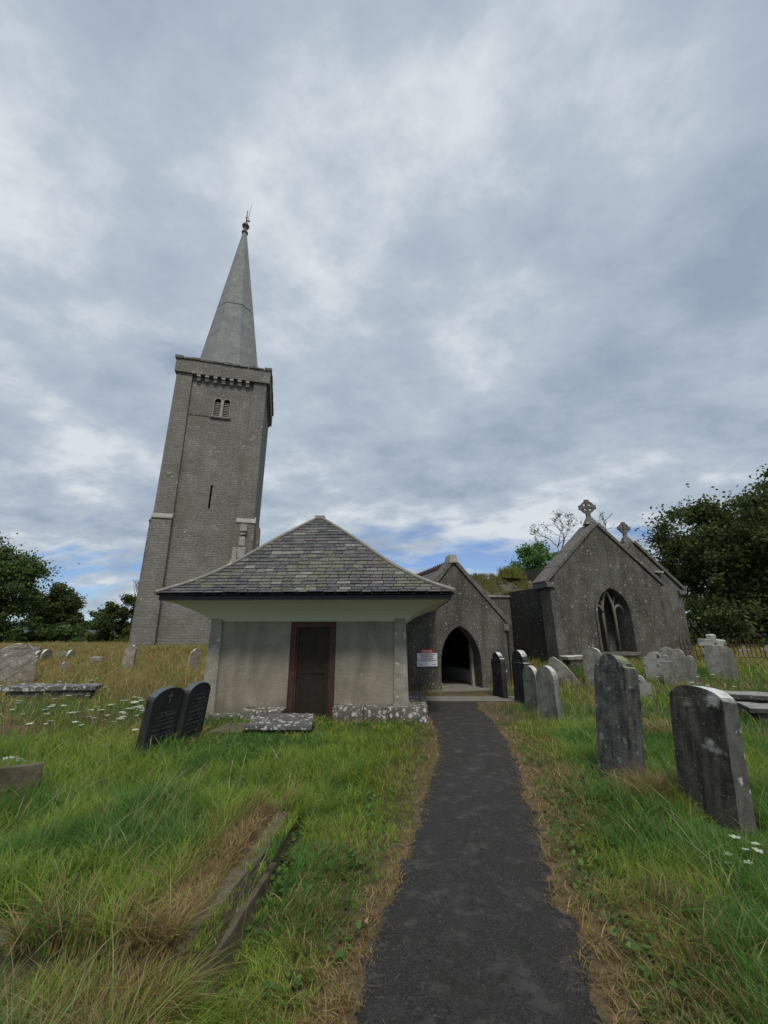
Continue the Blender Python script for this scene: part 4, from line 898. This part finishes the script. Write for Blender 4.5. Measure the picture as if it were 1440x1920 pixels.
# iron railing at the right rear
rl = empty('iron_railing', (13.4, 17.6, 0), 0, 'rusty iron railing in the long grass below the dark trees', 'railing')
P0, P1 = Vector((12.6, 17.9)), Vector((18.2, 15.2)); nb = 46
g = lambda p_: float(terrain(p_.x, p_.y))
for i in range(nb):
    p_ = P0.lerp(P1, i / (nb - 1)); z = g(p_); lean = random.uniform(-.05, .05); hgt = random.uniform(.78, .92)
    bb = MB().tube([(p_.x - 13.4, p_.y - 17.6, z - .1), (p_.x - 13.4 + lean, p_.y - 17.6, z + hgt)], .016, 5)
    bb.tube([(p_.x - 13.4 + lean, p_.y - 17.6, z + hgt), (p_.x - 13.4 + lean, p_.y - 17.6, z + hgt + .09)], [.03, .004], 5); bb.build('railing_bar', M['rust'], rl)
for zr in (.22, .70): MB().tube([(P0.x - 13.4, P0.y - 17.6, g(P0) + zr), (P1.x - 13.4, P1.y - 17.6, g(P1) + zr)], .018, 5).build('rail', M['rust'], rl)
for k, (px, pt, lab) in enumerate(((1318, 1209, 'small white cross marker just left of the ivy grown memorial, behind the railing'), (1387, 1211, 'small stone cross marker behind the railing, right of the grey headstone'), (1430, 1209, 'small stone cross marker behind the railing at the right edge'))):
    Y = 18.2 - k * .3; X_ = (px - 720) / FPX * (Y * math.cos(PITCH) - .0); zt = zat(pt, Y); g0 = float(terrain(X_, Y))
    o = MB(); o.box(-.06, .06, -.05, .05, 0, zt - g0, .005); o.box(-.19, .19, -.05, .05, zt - g0 - .24, zt - g0 - .14, .005)
    o = o.build('cross_marker', M['grave_pale'], None, bevel=.01, loc=(X_ * 1.0, Y, g0), rz=R(-30)); tag(o, lab, 'cross', 'small cross markers')

# ------------------------------------------------------------------ trees
def leaves(centers, radii, counts, size, cols, flat=.3, parent=None, name='crown', mat=None, aspect=.6, seedv=0, down=0.0):
    cs = []
    for c_, r_, n_ in zip(centers, radii, counts):
        d = rng.normal(size=(n_, 3)); d /= np.linalg.norm(d, axis=1)[:, None] + 1e-9
        rr = r_ * np.abs(rng.normal(0, .62, n_)); cs.append(np.array(c_) + d * rr[:, None] * np.array([1, 1, .75]))
    P = np.concatenate(cs); n = len(P)
    a = rng.normal(size=(n, 3)); a /= np.linalg.norm(a, axis=1)[:, None]; b_ = rng.normal(size=(n, 3)); b_ -= (b_ * a).sum(1)[:, None] * a; b_ /= np.linalg.norm(b_, axis=1)[:, None]
    s = size * (.6 + .8 * rng.random(n))[:, None]
    V = np.stack([P - a * s, P + b_ * s * aspect, P + a * s, P - b_ * s * aspect], 1)
    nrm = np.cross(a, b_); V[:, 1] += nrm * s * .2; V[:, 3] += nrm * s * .2
    cols = np.array(cols); cl = cols[rng.integers(0, len(cols), n)] * (.7 + .6 * rng.random(n))[:, None]
    big_ = noise3(P * .6 + 40); cl *= (.75 + .55 * big_)[:, None]
    return fastmesh(name, V.reshape(-1, 3), np.arange(n * 4).reshape(-1, 4), mat or leafm, np.repeat(cl, 4, 0), parent)
def tree(name, label, base, crowns, nblob, nleaf, lsize, cols, trunk_r=.3, blob=(.16, .3), cat='tree', group=None, mat=None, branches=14, seed=1):
    """crowns: ellipsoids (cx, cy, cz, rx, ry, rz) in world space that the leaf clumps fill"""
    random.seed(seed); bx, by = base; g0 = float(terrain(bx, by)); t = empty(name, (bx, by, g0), 0, label, cat, group)
    cen, rad_, cnt = [], [], []; vol = [c_[3] * c_[4] * c_[5] for c_ in crowns]; tot = sum(vol)
    for c_, v_ in zip(crowns, vol):
        for _ in range(max(3, int(nblob * v_ / tot))):
            d = Vector((random.gauss(0, 1), random.gauss(0, 1), random.gauss(0, 1))).normalized(); k = random.random() ** .33 * random.choice((1, 1, 1.08))
            cen.append((c_[0] - bx + d.x * c_[3] * k, c_[1] - by + d.y * c_[4] * k, c_[2] - g0 + d.z * c_[5] * k)); rad_.append(min(c_[3:6]) * random.uniform(*blob)); 
    w_ = np.array(rad_) ** 2; w_ = w_ / w_.sum(); cnt = [max(3, int(nleaf * q_)) for q_ in w_]
    tr = MB(); top = Vector((crowns[0][0] - bx, crowns[0][1] - by, crowns[0][2] - g0))
    trunk = [Vector((0, 0, -.3)), Vector((top.x * .1, top.y * .1, top.z * .35)), Vector((top.x * .5, top.y * .5, top.z * .7)), top]
    tr.tube(trunk, [trunk_r * 1.3, trunk_r, trunk_r * .7, trunk_r * .3], 8)
    for i in random.sample(range(len(cen)), min(branches, len(cen))):
        e_ = Vector(cen[i]); s_ = trunk[1].lerp(trunk[3], random.random()); mid = s_.lerp(e_, .5) + Vector((0, 0, -.08 * (e_ - s_).length)); tr.tube([s_, mid, e_], [trunk_r * .35, trunk_r * .2, trunk_r * .06], 5)
    tr.build('trunk', mat or M['bark'], t, smooth=True)
    leaves(cen, rad_, cnt, lsize, cols, parent=t)
    return t
dk = [(.036, .060, .019), (.052, .082, .025), (.070, .100, .030), (.10, .125, .040), (.13, .15, .05)]
md = [(.075, .145, .038), (.11, .185, .05), (.06, .11, .035), (.14, .21, .07)]
tree('broadleaf_tree', 'dense dark green tree filling the right edge behind the church', (25.5, 27), [(26, 27, 7.6, 6.4, 6, 4.3), (22.2, 26.5, 5.6, 3.0, 4, 3.4), (29, 27, 7.2, 5.5, 6, 4.9), (24.5, 26, 3.6, 5.0, 4, 3.4), (29, 25, 3.0, 6, 4, 3.2), (20.6, 25.5, 7.6, 1.6, 2, 1.5)], 420, 220000, .115, dk, .5, (.14, .36), seed=3, branches=26)
tree('broadleaf_tree', 'dark hedge tree low down behind the iron railing', (22, 23.5), [(20.5, 24, 1.9, 3.4, 1.8, 2.0), (26, 23, 2.1, 4.5, 1.8, 2.2), (30, 21, 2.0, 3.5, 2, 2.2)], 160, 60000, .10, dk, .2, (.25, .5), seed=4, branches=3)
tree('broadleaf_tree', 'large leafy tree at the left edge of the churchyard', (-34, 34), [(-34.5, 34, 5.2, 4.6, 4, 4.6), (-31.5, 34, 3.6, 3.2, 3, 3.6), (-38, 34, 5.5, 4, 4, 4.5), (-31.0, 34, 6.3, 1.6, 2, 1.6), (-33, 33, 1.9, 4.5, 2.5, 1.9)], 300, 110000, .11, md + dk, .35, (.16, .36), seed=5, branches=22)
tree('broadleaf_tree', 'rounded dark tree second from the left edge', (-32.8, 41), [(-32.8, 41, 3.9, 1.7, 1.8, 2.3), (-31.3, 41, 2.4, 1.3, 1.5, 1.4)], 150, 50000, .11, dk + md[:1], .25, (.2, .4), seed=6)
tree('thorn_bush', 'low green bramble thicket between the left trees and the tower bush', (-27.5, 38), [(-30.2, 38, 1.2, 3.2, 1.6, 1.1), (-26.0, 38, .9, 2.6, 1.6, .65)], 90, 26000, .12, md, .1, (.25, .45), cat='bush', seed=7)
tree('thorn_bush', 'rounded dark bush left of the tower foot', (-22.8, 34), [(-22.9, 34, 1.9, 1.6, 1.6, 1.9), (-21.2, 34.4, 2.5, 1.4, 1.6, 2.2)], 90, 28000, .10, dk + md[:1], .12, (.18, .34), cat='bush', seed=8)
tree('sapling', 'small bright leafed tree peeping from behind the tower left side', (-18.9, 34), [(-19.3, 34, 5.2, 1.3, 1.5, 1.6), (-18.8, 34, 3.4, 1.3, 1.4, 1.6)], 36, 5200, .11, md, .1, (.2, .36), seed=9)
tree('broadleaf_tree', 'round bright green tree rising behind the nave wall', (11.5, 27.5), [(10.5, 27.5, 6.1, 1.8, 1.8, 1.6), (12.1, 27.6, 5.9, 1.5, 1.5, 1.4), (9.5, 27.5, 5.3, 1.1, 1, 1.0)], 140, 34000, .08, [(.13, .25, .07), (.17, .29, .10), (.10, .20, .07)], .2, (.18, .34), seed=10)
def bare(name, label, base, zb, H_, spread, depth, seed, mat='bark_grey', r0=.12, twig=.012, leaf=0):
    random.seed(seed); bx, by = base; g0 = float(terrain(bx, by)); t = empty(name, (bx, by, g0), 0, label, 'tree'); mb = MB(); tips = []
    def grow(p, d, l_, r_, k):
        q = p + d * l_ * .5 + Vector((random.gauss(0, .05), random.gauss(0, .05), 0)) * l_; e_ = q + (d + Vector((random.gauss(0, .2), random.gauss(0, .2), .06))).normalized() * l_ * .5
        mb.tube([p, q, e_], [r_, r_ * .85, r_ * .68], 5 if k > 2 else 4)
        if k == 0: tips.append(tuple(e_)); return
        for _ in range(random.choice((2, 2, 3))):
            dd = (d + Vector((random.gauss(0, spread), random.gauss(0, spread), random.gauss(.05, spread * .6)))).normalized(); grow(e_, dd, l_ * random.uniform(.66, .86), max(r_ * .62, twig), k - 1)
    zb_ = zb - g0; mb.tube([(0, 0, -.3), (0, 0, zb_)], [r0 * 1.2, r0], 7); grow(Vector((0, 0, zb_)), Vector((.0, 0, 1)), H_ * .28, r0, depth)
    mb.build('branches', M[mat], t)
    if leaf: leaves(tips, [.25] * len(tips), [leaf] * len(tips), .06, [(.10, .12, .03), (.14, .13, .04)], parent=t)
bare('bare_tree', 'half dead tree with thin bare branches left of the cross topped gable', (13.3, 30), 5.6, 5.0, .5, 6, 21, r0=.09, twig=.010, leaf=3)
bare('bare_tree', 'leafless twiggy tree top between the two gable crosses', (18.4, 32.5), 7.6, 4.2, .55, 5, 23, r0=.12, twig=.018)
bare('bare_shrub', 'leafless upright grey shrub beside the dark bush near the tower', (-22.0, 36), 2.8, 3.6, .22, 5, 25, r0=.07, twig=.012)

# vegetation on the ruined roof
def tuftmesh(name, label, pts, h, n, cols, parent=None, spread=.12, kind=None, width=.006, cat=None, lean=.5):
    P = np.repeat(np.array(pts, float), n, 0); m_ = len(P); P[:, :2] += rng.normal(size=(m_, 2)) * spread
    a = rng.random(m_) * 6.283; hh = h * (.5 + .7 * rng.random(m_)); ln = lean * hh * rng.random(m_)
    dx, dy = np.cos(a), np.sin(a); ex, ey = -dy * width, dx * width
    f0 = P; mid = P + np.stack([dx * ln * .35, dy * ln * .35, hh * .6], 1); tip = P + np.stack([dx * ln, dy * ln, hh], 1)
    e3 = np.stack([ex, ey, ex * 0], 1); V = np.stack([f0 - e3, f0 + e3, mid + e3 * .7, tip + e3 * .08, tip - e3 * .08, mid - e3 * .7], 1)
    F = np.arange(m_ * 6).reshape(-1, 6); q = np.concatenate([F[:, [0, 1, 2, 5]], F[:, [5, 2, 3, 4]]])
    cols = np.array(cols); cl = cols[rng.integers(0, len(cols), m_)] * (.7 + .6 * rng.random(m_))[:, None]
    o = fastmesh(name, V.reshape(-1, 3), q, grassm, np.repeat(cl, 6, 0), parent); 
    return tag(o, label, cat, None, kind)
pts = []
for _ in range(330):
    x = random.uniform(3.6, 8.6); t = random.random()
    if float(fbm(np.array(x * 1.5), np.array(t * 2 + 5))) > .42: pts.append((x, 4.2 + t * 1.2, 3.3 + t * 1.02))
pts += [(random.gauss(6.9, .35), random.uniform(4.9, 5.3), 4.2) for _ in range(40)]
tuftmesh('roof_weeds', None, pts, .20, 42, [(.22, .22, .06), (.30, .27, .10), (.15, .19, .05), (.32, .25, .12)], CH, .07, 'stuff')
pts = [(random.gauss(6.95, .22), random.uniform(4.9, 5.3), 4.2) for _ in range(34)]; tuftmesh('wall_shrub', None, pts, .55, 40, [(.22, .25, .06), (.30, .30, .08)], CH, .08, 'stuff', .010)

# ------------------------------------------------------------------ grass
hut = (-1.7, 9.1, R(-3))
def inhut(x, y):
    dx, dy = x - hut[0], y - hut[1]; c_, s_ = math.cos(hut[2]), math.sin(hut[2]); s = dx * c_ + dy * s_; b_ = -dx * s_ + dy * c_
    return ((s > -2.25) & (s < 2.3) & (b_ > -.08) & (b_ < 4.4)) | ((s > .65) & (s < 2.65) & (b_ > -.38) & (b_ < 2.3))
def inchurch(x, y):
    dx, dy = x - CO[0], y - CO[1]; s = dx * math.cos(CR) + dy * math.sin(CR); b_ = -dx * math.sin(CR) + dy * math.cos(CR)
    r1 = (s > -.03) & (s < 3.43) & (b_ > -.02) & (b_ < 4.2); r2 = (b_ > 4.15) & (s > -3.3) & (s < 14); r3 = (s > 6.18) & (s < 13.8) & (b_ > 1.16); r4 = (s > .95) & (s < 2.5) & (b_ > -1.0)
    return r1 | r2 | r3 | r4
def intower(x, y):
    dx, dy = x + 12.3, y - 27.1; s = dx * math.cos(R(14)) + dy * math.sin(R(14)); b_ = -dx * math.sin(R(14)) + dy * math.cos(R(14)); return (s > -4) & (s < 3.4) & (b_ > -.25)
def slabs(x, y): return ((x > -2.4) & (x < -1.25) & (y > 7.58) & (y < 8.7)) | ((x > -9.9) & (x < -7.7) & (y > 11.25) & (y < 11.95))
def blades(n, r0, r1, hmul, wid, segs, thr=1.0, seed=0):
    rg = np.random.default_rng(seed)
    a = (rg.random(n) * 2 - 1) * R(50); r = r0 * (r1 / r0) ** rg.random(n) if segs > 2 else np.sqrt(r0 ** 2 + (r1 ** 2 - r0 ** 2) * rg.random(n))
    x = r * np.sin(a); y = r * np.cos(a)
    # gather in clumps
    cl = np.floor(x * 7) * 57 + np.floor(y * 7) * 131; cx = (np.floor(x * 7) + hash2(np.floor(x * 7), np.floor(y * 7) + 3)) / 7; cy = (np.floor(y * 7) + hash2(np.floor(x * 7) + 9, np.floor(y * 7))) / 7
    pull = .45 * (r < 9); x = x + (cx - x) * pull * rg.random(n); y = y + (cy - y) * pull * rg.random(n)
    d = pathdist(x, y); dr = dryness(x, y)
    kb = (x > -1.04 + (y - 2.5) * .09) & (x < -.83 + (y - 2.5) * .07) & (y > 2.5) & (y < 4.28)
    kb2 = (y > 2.48) & (y < 2.64) & (x < -1.0) & (x > -2.7)
    edge = (fbm(x * 9, y * 9) - .5) * .16
    keep = (d > -.02 + edge * (d < .2)) & ~inhut(x, y) & ~inchurch(x, y) & ~intower(x, y) & ~slabs(x, y) & ~((y > 11.1) & (y < 12.05) & (x > .55) & (x < 3.2))
    keep &= ~(kb & (rg.random(n) > .12 + .6 * ss(.46, .6, fbm(x * 4, y * 4)) + .5 * ss(3.7, 4.1, y))) & ~(kb2 & (x < -1.9) & (rg.random(n) > .1))
    # thin out the cropped verge
    keep &= (rg.random(n) < .55 + .45 * ss(.05, .4, d))
    x, y, d, dr, r = x[keep], y[keep], d[keep], dr[keep], r[keep]; n = len(x)
    nz = fbm(x * 1.1 + 3, y * 1.1 + 8); nc = hash2(np.floor(x * 7), np.floor(y * 7))
    h = .07 + .20 * ss(.12, .9, d) * (.45 + 1.0 * nz)
    h = np.where(x > 1.2, h * (.8 + .35 * ss(.8, 1.5, d)), h)
    h = np.where((x < 1.1) & (x > -.75) & (y < 6), h * .85, h)
    h = h + .20 * ss(11, 15, y) * (x < 1.5) + .22 * np.exp(-(((x - 4.4) / .9) ** 2 + ((y - 14.6) / 1.6) ** 2)) + .06 * ss(11, 14, y) * (x > 4)
    for tx_, ty_, sx_, sy_ in TUFTS[:3]: h = h + .05 * np.exp(-(((x - tx_) / sx_) ** 2 + ((y - ty_) / sy_) ** 2))
    h = np.where(inplot(x, y) & (dr > .6), h * .55, h)
    h = np.where((y > 7.3) & (y < 9.1) & (x > -3.9) & (x < 1.1), np.minimum(h, .13), h)
    h = np.where((y > 6.2) & (y < 7.5) & (x > -3) & (x < 1.0), np.minimum(h, .17), h)
    for tx_, ty_ in ((2.84, 5.35), (3.02, 4.2)): h = h * (1 - .55 * np.exp(-(((x - tx_) / .40) ** 2 + ((y - ty_ + .12) / .38) ** 2)))
    h = np.where((x > -1.0) & (x < -.5) & (y > 2.4) & (y < 4.05), h * (.22 + .78 * ss(-.78, -.5, x)), h)
    h = np.where((x < -1.85) & (y < 2.7) & (y > 2.3), h * .4, h)
    h = h * (.55 + .75 * rg.random(n)) * (.75 + .5 * nc) * hmul
    ddir = 2 * math.pi * fbm(x * 1.5, y * 1.5) * 2.0 + rg.normal(size=n) * 1.5; bend = h * (.12 + 1.0 * rg.random(n) ** 1.5) * (1 + .5 * (dr > .6))
    dx, dy = np.cos(ddir), np.sin(ddir); fa = ddir + math.pi / 2 + rg.normal(size=n) * .7
    wv = (wid * np.maximum(1, r / 4.5)) * (.35 + 1.5 * rg.random(n) ** 2); ex, ey = np.cos(fa) * wv / 2, np.sin(fa) * wv / 2
    z = terrain(x, y) - .01; kb = (x > -1.06 + (y - 2.5) * .09) & (x < -.83 + (y - 2.5) * .07) & (y > 2.5) & (y < 4.28); kb2 = (y > 2.48) & (y < 2.64) & (x < -1.0) & (x > -2.7); z = np.where(kb | kb2, np.maximum(z, .19), z); P = np.stack([x, y, z], 1); E3 = np.stack([ex, ey, ex * 0], 1); cols_ = []
    rows = []
    for i in range(segs + 1):
        t = i / segs; c_ = P + np.stack([dx * bend * t ** 2, dy * bend * t ** 2, h * (t - .28 * t ** 2.4)], 1); k = (1 - t ** 1.6) * .92 + .05
        rows += [c_ - E3 * k, c_ + E3 * k]
    V = np.stack(rows, 1); nvp = 2 * (segs + 1); base = (np.arange(n) * nvp)[:, None]
    F = np.concatenate([base + np.array([2 * i, 2 * i + 1, 2 * i + 3, 2 * i + 2]) for i in range(segs)])
    u = rg.random(n)[:, None]; hue = fbm(x * .9 + 20, y * .9 + 5)[:, None]
    g1 = np.array([.145, .270, .038]); g2 = np.array([.32, .39, .070]); g3 = np.array([.095, .215, .055])
    gcol = g1 * (1 - u) + np.where(hue > .5, g2, g3) * u
    s1 = np.array([.42, .31, .155]); s2 = np.array([.25, .155, .08]); s3 = np.array([.30, .25, .085]); v_ = rg.random(n)[:, None]
    scol = np.where(v_ < .4, s1, np.where(v_ < .7, s2, s3))
    farf = (y > 10)[:, None]; scol = np.where(farf, np.where(v_ < .6, np.array([.46, .35, .15]), np.array([.30, .22, .08])), scol)
    pd = np.clip((dr[:, None] - .12) * 1.15 + .03, .03, .97) ; isdry = rg.random(n)[:, None] < pd
    c_ = np.where(isdry, scol, gcol) * (.75 + .5 * rg.random(n)[:, None])
    return V.reshape(-1, 3), F, np.repeat(c_, nvp, 0)
def inplot(x, y): return (x > -2.7) & (x < -.9) & (y > 2.55) & (y < 4.3)
def addgrass(name, label, *a, **k):
    V, F, c_ = blades(*a, **k); return tag(fastmesh(name, V, F, grassm, c_), label, 'grass', None, 'stuff')
addgrass('grass', 'uneven green and straw coloured grass of the churchyard in the foreground', 340000, 1.7, 9.0, 1.0, .0062, 4, seed=1)
addgrass('grass', 'rough meadow grass further back, golden round the tower', 330000, 7.5, 40, 1.0, .0050, 2, seed=2)
# straw and twigs lying on the edge of the asphalt
rg = np.random.default_rng(77); n_ = 2400; y = 2.0 + 9 * rg.random(n_) ** 1.5; xl_, xr_ = pedge(y); sd_ = rg.random(n_) < .5; o_ = np.abs(rg.normal(0, .075, n_)) ** 1.0
x = np.where(sd_, xl_ + o_, xr_ - o_); lone = rg.random(n_) < .035; x = np.where(lone, xl_ + (xr_ - xl_) * rg.random(n_), x)
a = rg.random(n_) * 6.28; l_ = .008 + .03 * rg.random(n_) ** 2.5; wv = .0013 * np.maximum(1, y / 3.5); z = terrain(x, y) + .022
dx, dy = np.cos(a) * l_, np.sin(a) * l_; ex, ey = -np.sin(a) * wv, np.cos(a) * wv
l_ *= np.where(y < 4.5, .55, 1.0); dx, dy = np.cos(a) * l_, np.sin(a) * l_
V = np.stack([np.stack([x - dx - ex, y - dy - ey, z], 1), np.stack([x + dx - ex, y + dy - ey, z + .006], 1), np.stack([x + dx + ex, y + dy + ey, z + .006], 1), np.stack([x - dx + ex, y - dy + ey, z], 1)], 1)
cl = np.array([.24, .19, .12]) * (.4 + .8 * rg.random(n_)[:, None]); tag(fastmesh('path_litter', V.reshape(-1, 3), np.arange(n_ * 4).reshape(-1, 4), grassm, np.repeat(cl, 4, 0)), 'dry straw bits scattered on the edges of the asphalt path', 'straw litter', None, 'stuff')
# tall seeding stalks
def stalks(n, seed):
    rg = np.random.default_rng(seed); a = (rg.random(n) * 2 - 1) * R(48); r = 2.0 * (22 / 2.0) ** rg.random(n) ; x = r * np.sin(a); y = r * np.cos(a)
    keep = (pathdist(x, y) > .7) & ~inhut(x, y) & ~inchurch(x, y) & ~intower(x, y) & ~((x > -.8) & (x < 1.2)) & (fbm(x * .9, y * .9 + 4) > .42); x, y = x[keep], y[keep]; n = len(x); h = (.3 + .32 * rg.random(n)); dirr = rg.random(n) * 6.28; b_ = h * (.2 + .8 * rg.random(n))
    h = np.where((y > 6) & (y < 9.4) & (x > -4), h * .5, h)
    z = terrain(x, y); V = []; F = []; rr = np.hypot(x, y); w_ = .0009 * np.maximum(1, rr / 3.0)
    pts = [np.stack([x + np.cos(dirr) * b_ * t ** 2, y + np.sin(dirr) * b_ * t ** 2, z + h * (t - .15 * t ** 3)], 1) for t in np.linspace(0, 1, 7)]
    wd = [1, 1, .9, .8, .8, 2.6, .5]; E3 = np.stack([w_, w_ * 0, w_ * 0], 1); rows = []
    for p_, k in zip(pts, wd): rows += [p_ - E3 * k, p_ + E3 * k]
    V = np.stack(rows, 1); base = (np.arange(n) * 14)[:, None]; F = np.concatenate([base + np.array([2 * i, 2 * i + 1, 2 * i + 3, 2 * i + 2]) for i in range(6)])
    cl = np.array([.27, .27, .13]) * (.6 + .7 * rg.random(n)[:, None]); tag(fastmesh('grass_stalks', V.reshape(-1, 3), F, grassm, np.repeat(cl, 14, 0)), 'thin pale seeding grass stalks standing above the turf', 'grass', None, 'stuff')
stalks(2400, 5)
# broad leaved weeds and clover near the kerbed plot and along the verges
def weeds(name, label, regions, n, size, cols, seed, hmax=.07):
    rg = np.random.default_rng(seed); xs_ = []; ys_ = []
    for x0, x1, y0, y1, k in regions: xs_.append(x0 + (x1 - x0) * rg.random(int(n * k))); ys_.append(y0 + (y1 - y0) * rg.random(int(n * k)))
    x = np.concatenate(xs_); y = np.concatenate(ys_); kp_ = (fbm(x * 3, y * 3) > .45) & (pathdist(x, y) > .05) & ~inhut(x, y); x, y = x[kp_], y[kp_]; n = len(x)
    s = size * (.6 + .8 * rg.random(n)); a = rg.random(n) * 6.28; z = terrain(x, y) + .02 + hmax * rg.random(n); k = 6; rows = []
    tl = rg.normal(size=(n, 2)) * .45
    for i in range(k):
        t = 2 * math.pi * i / k; rx = np.cos(t + a) * s * (1 - .25 * (i % 2)); ry = np.sin(t + a) * s * .8; rows.append(np.stack([x + rx, y + ry, z + rx * tl[:, 0] + ry * tl[:, 1]], 1))
    V = np.stack(rows, 1); F = np.arange(n * k).reshape(-1, k); cols = np.array(cols); c_ = cols[rg.integers(0, len(cols), n)] * (.7 + .6 * rg.random(n))[:, None]
    tag(fastmesh(name, V.reshape(-1, 3), F, grassm, np.repeat(c_, k, 0)), label, 'weeds', None, 'stuff')
weeds('clover', 'low round leaved weeds spreading inside the kerbed plot and beside the path', [(-2.4, -1.3, 2.65, 3.2, 1.4), (-.8, -.1, 2.4, 5, .5), (1.3, 3, 2.5, 5, .5), (-2.8, -.2, 6.9, 8.0, .5), (-3.9, -1.0, 8.0, 9.0, 1.0), (.2, 1.0, 7.5, 9, .15), (-3.5, -1.0, 4, 6.5, .8), (1.8, 4.5, 3, 7, .8)], 3200, .017, [(.08, .16, .04), (.06, .13, .03), (.12, .20, .05)], 8)

# wild carrot flowers
def carrot(h, seed):
    random.seed(seed); st = MB(); st.tube([(0, 0, 0), (.02, .01, h * .5), (0, 0, h - .04)], .004, 4); hd = MB()
    for i in range(9):
        a = i * 2.4; rr = .055 * math.sqrt((i + .5) / 9); st.tube([(0, 0, h - .05), (rr * math.cos(a), rr * math.sin(a), h - .005)], .0015, 3)
        for j in range(5):
            b_ = j * 1.256 + a; cx_, cy_ = rr * math.cos(a) + .012 * math.cos(b_), rr * math.sin(a) + .012 * math.sin(b_); s_ = random.uniform(.007, .011)
            zz_ = h + random.uniform(0, .006); hd.add([(cx_ - s_, cy_, zz_), (cx_, cy_ - s_, zz_ + .003), (cx_ + s_, cy_, zz_), (cx_, cy_ + s_, zz_ + .003)], [(0, 1, 2, 3)])
    r_ = empty('wild_carrot', (0, 0, -50), 0); s1 = st.build('stem', M['stem'], r_); h1 = hd.build('flower_head', M['petal'], r_); return r_, s1, h1
protos = [carrot(h_, 90 + i) for i, h_ in enumerate((.42, .50, .36))]
random.seed(44); spots = []
while len(spots) < 95:
    x, y = random.gauss(-4.6, 1.0), random.gauss(8.0, .9)
    if -7.2 < x < -3.0 and 6.9 < y < 10.6 and x / y < -.40: spots.append((x, y, 'flat white wild flower head in the green patch left of the black slate headstones', 'white flower heads left of the slate headstones'))
for _ in range(16): spots.append((random.uniform(-10.5, -6.5), random.uniform(8.5, 13), 'flat white wild flower head near the long pale table tomb', 'white flower heads near the pale table tomb'))
for px, py in ((1395, 1575), (1410, 1590), (1375, 1580), (1430, 1580), (1425, 1600), (1380, 1595), (1418, 1612)):
    x, y, z = ground(px, py + 60); spots.append((x, y, 'flat white wild flower head at the foot of the big streaked headstone', 'white flower heads at the big headstone foot'))
for _ in range(14): spots.append((random.gauss(8.9, .5), random.gauss(11.9, .5), 'flat white wild flower head before the three lobed headstone', 'white flower heads before the three lobed headstone'))
for _ in range(12): spots.append((random.gauss(1.62, .18), random.gauss(12.75, .12), 'tiny white daisy like flower left of the porch arch foot', 'small white flowers at the porch arch'))
first = True
for i, (x, y, lab, grp) in enumerate(spots):
    pr = protos[i % 3]
    if i < 3: r_ = pr[0]
    else:
        r_ = pr[0].copy(); COL.objects.link(r_)
        for c_ in pr[1:]:
            q_ = c_.copy(); COL.objects.link(q_); q_.parent = r_
    sc_ = random.uniform(.6, 1.0) * (1.0 if 'porch' not in lab else .6) * (.55 if 'big' in lab else 1)
    r_.location = (x, y, float(terrain(x, y)) - .02); r_.rotation_euler = (random.uniform(-.12, .12), random.uniform(-.12, .12), random.uniform(0, 6.28)); r_.scale = (sc_ * 1.0, sc_ * 1.0, sc_)
    tag(r_, lab, 'wildflower', grp)
# fallen leaves beside the path
def fleaf(px, py, s, label):
    x, y, z = ground(px, py); mb = MB(); n = 9
    pts = [(s * (1 if i % 2 else .62) * math.cos(i * 2 * math.pi / n), s * (.8 if i % 2 else .5) * math.sin(i * 2 * math.pi / n), .012 * (i % 3)) for i in range(n)]
    mb.v = [(0, 0, .012)] + pts; mb.f = [(0, i + 1, (i + 1) % n + 1) for i in range(n)]
    o = mb.build('fallen_leaf', M['deadleaf'], None, loc=(x, y, z + .035), rz=px); o.rotation_euler = (.3, .2, px); tag(o, label, 'leaf')
fleaf(682, 1750, .045, 'curled dry brown leaf on the left verge of the path'); fleaf(934, 1353, .06, 'yellow fallen leaf on the right verge near the porch')
print('done')
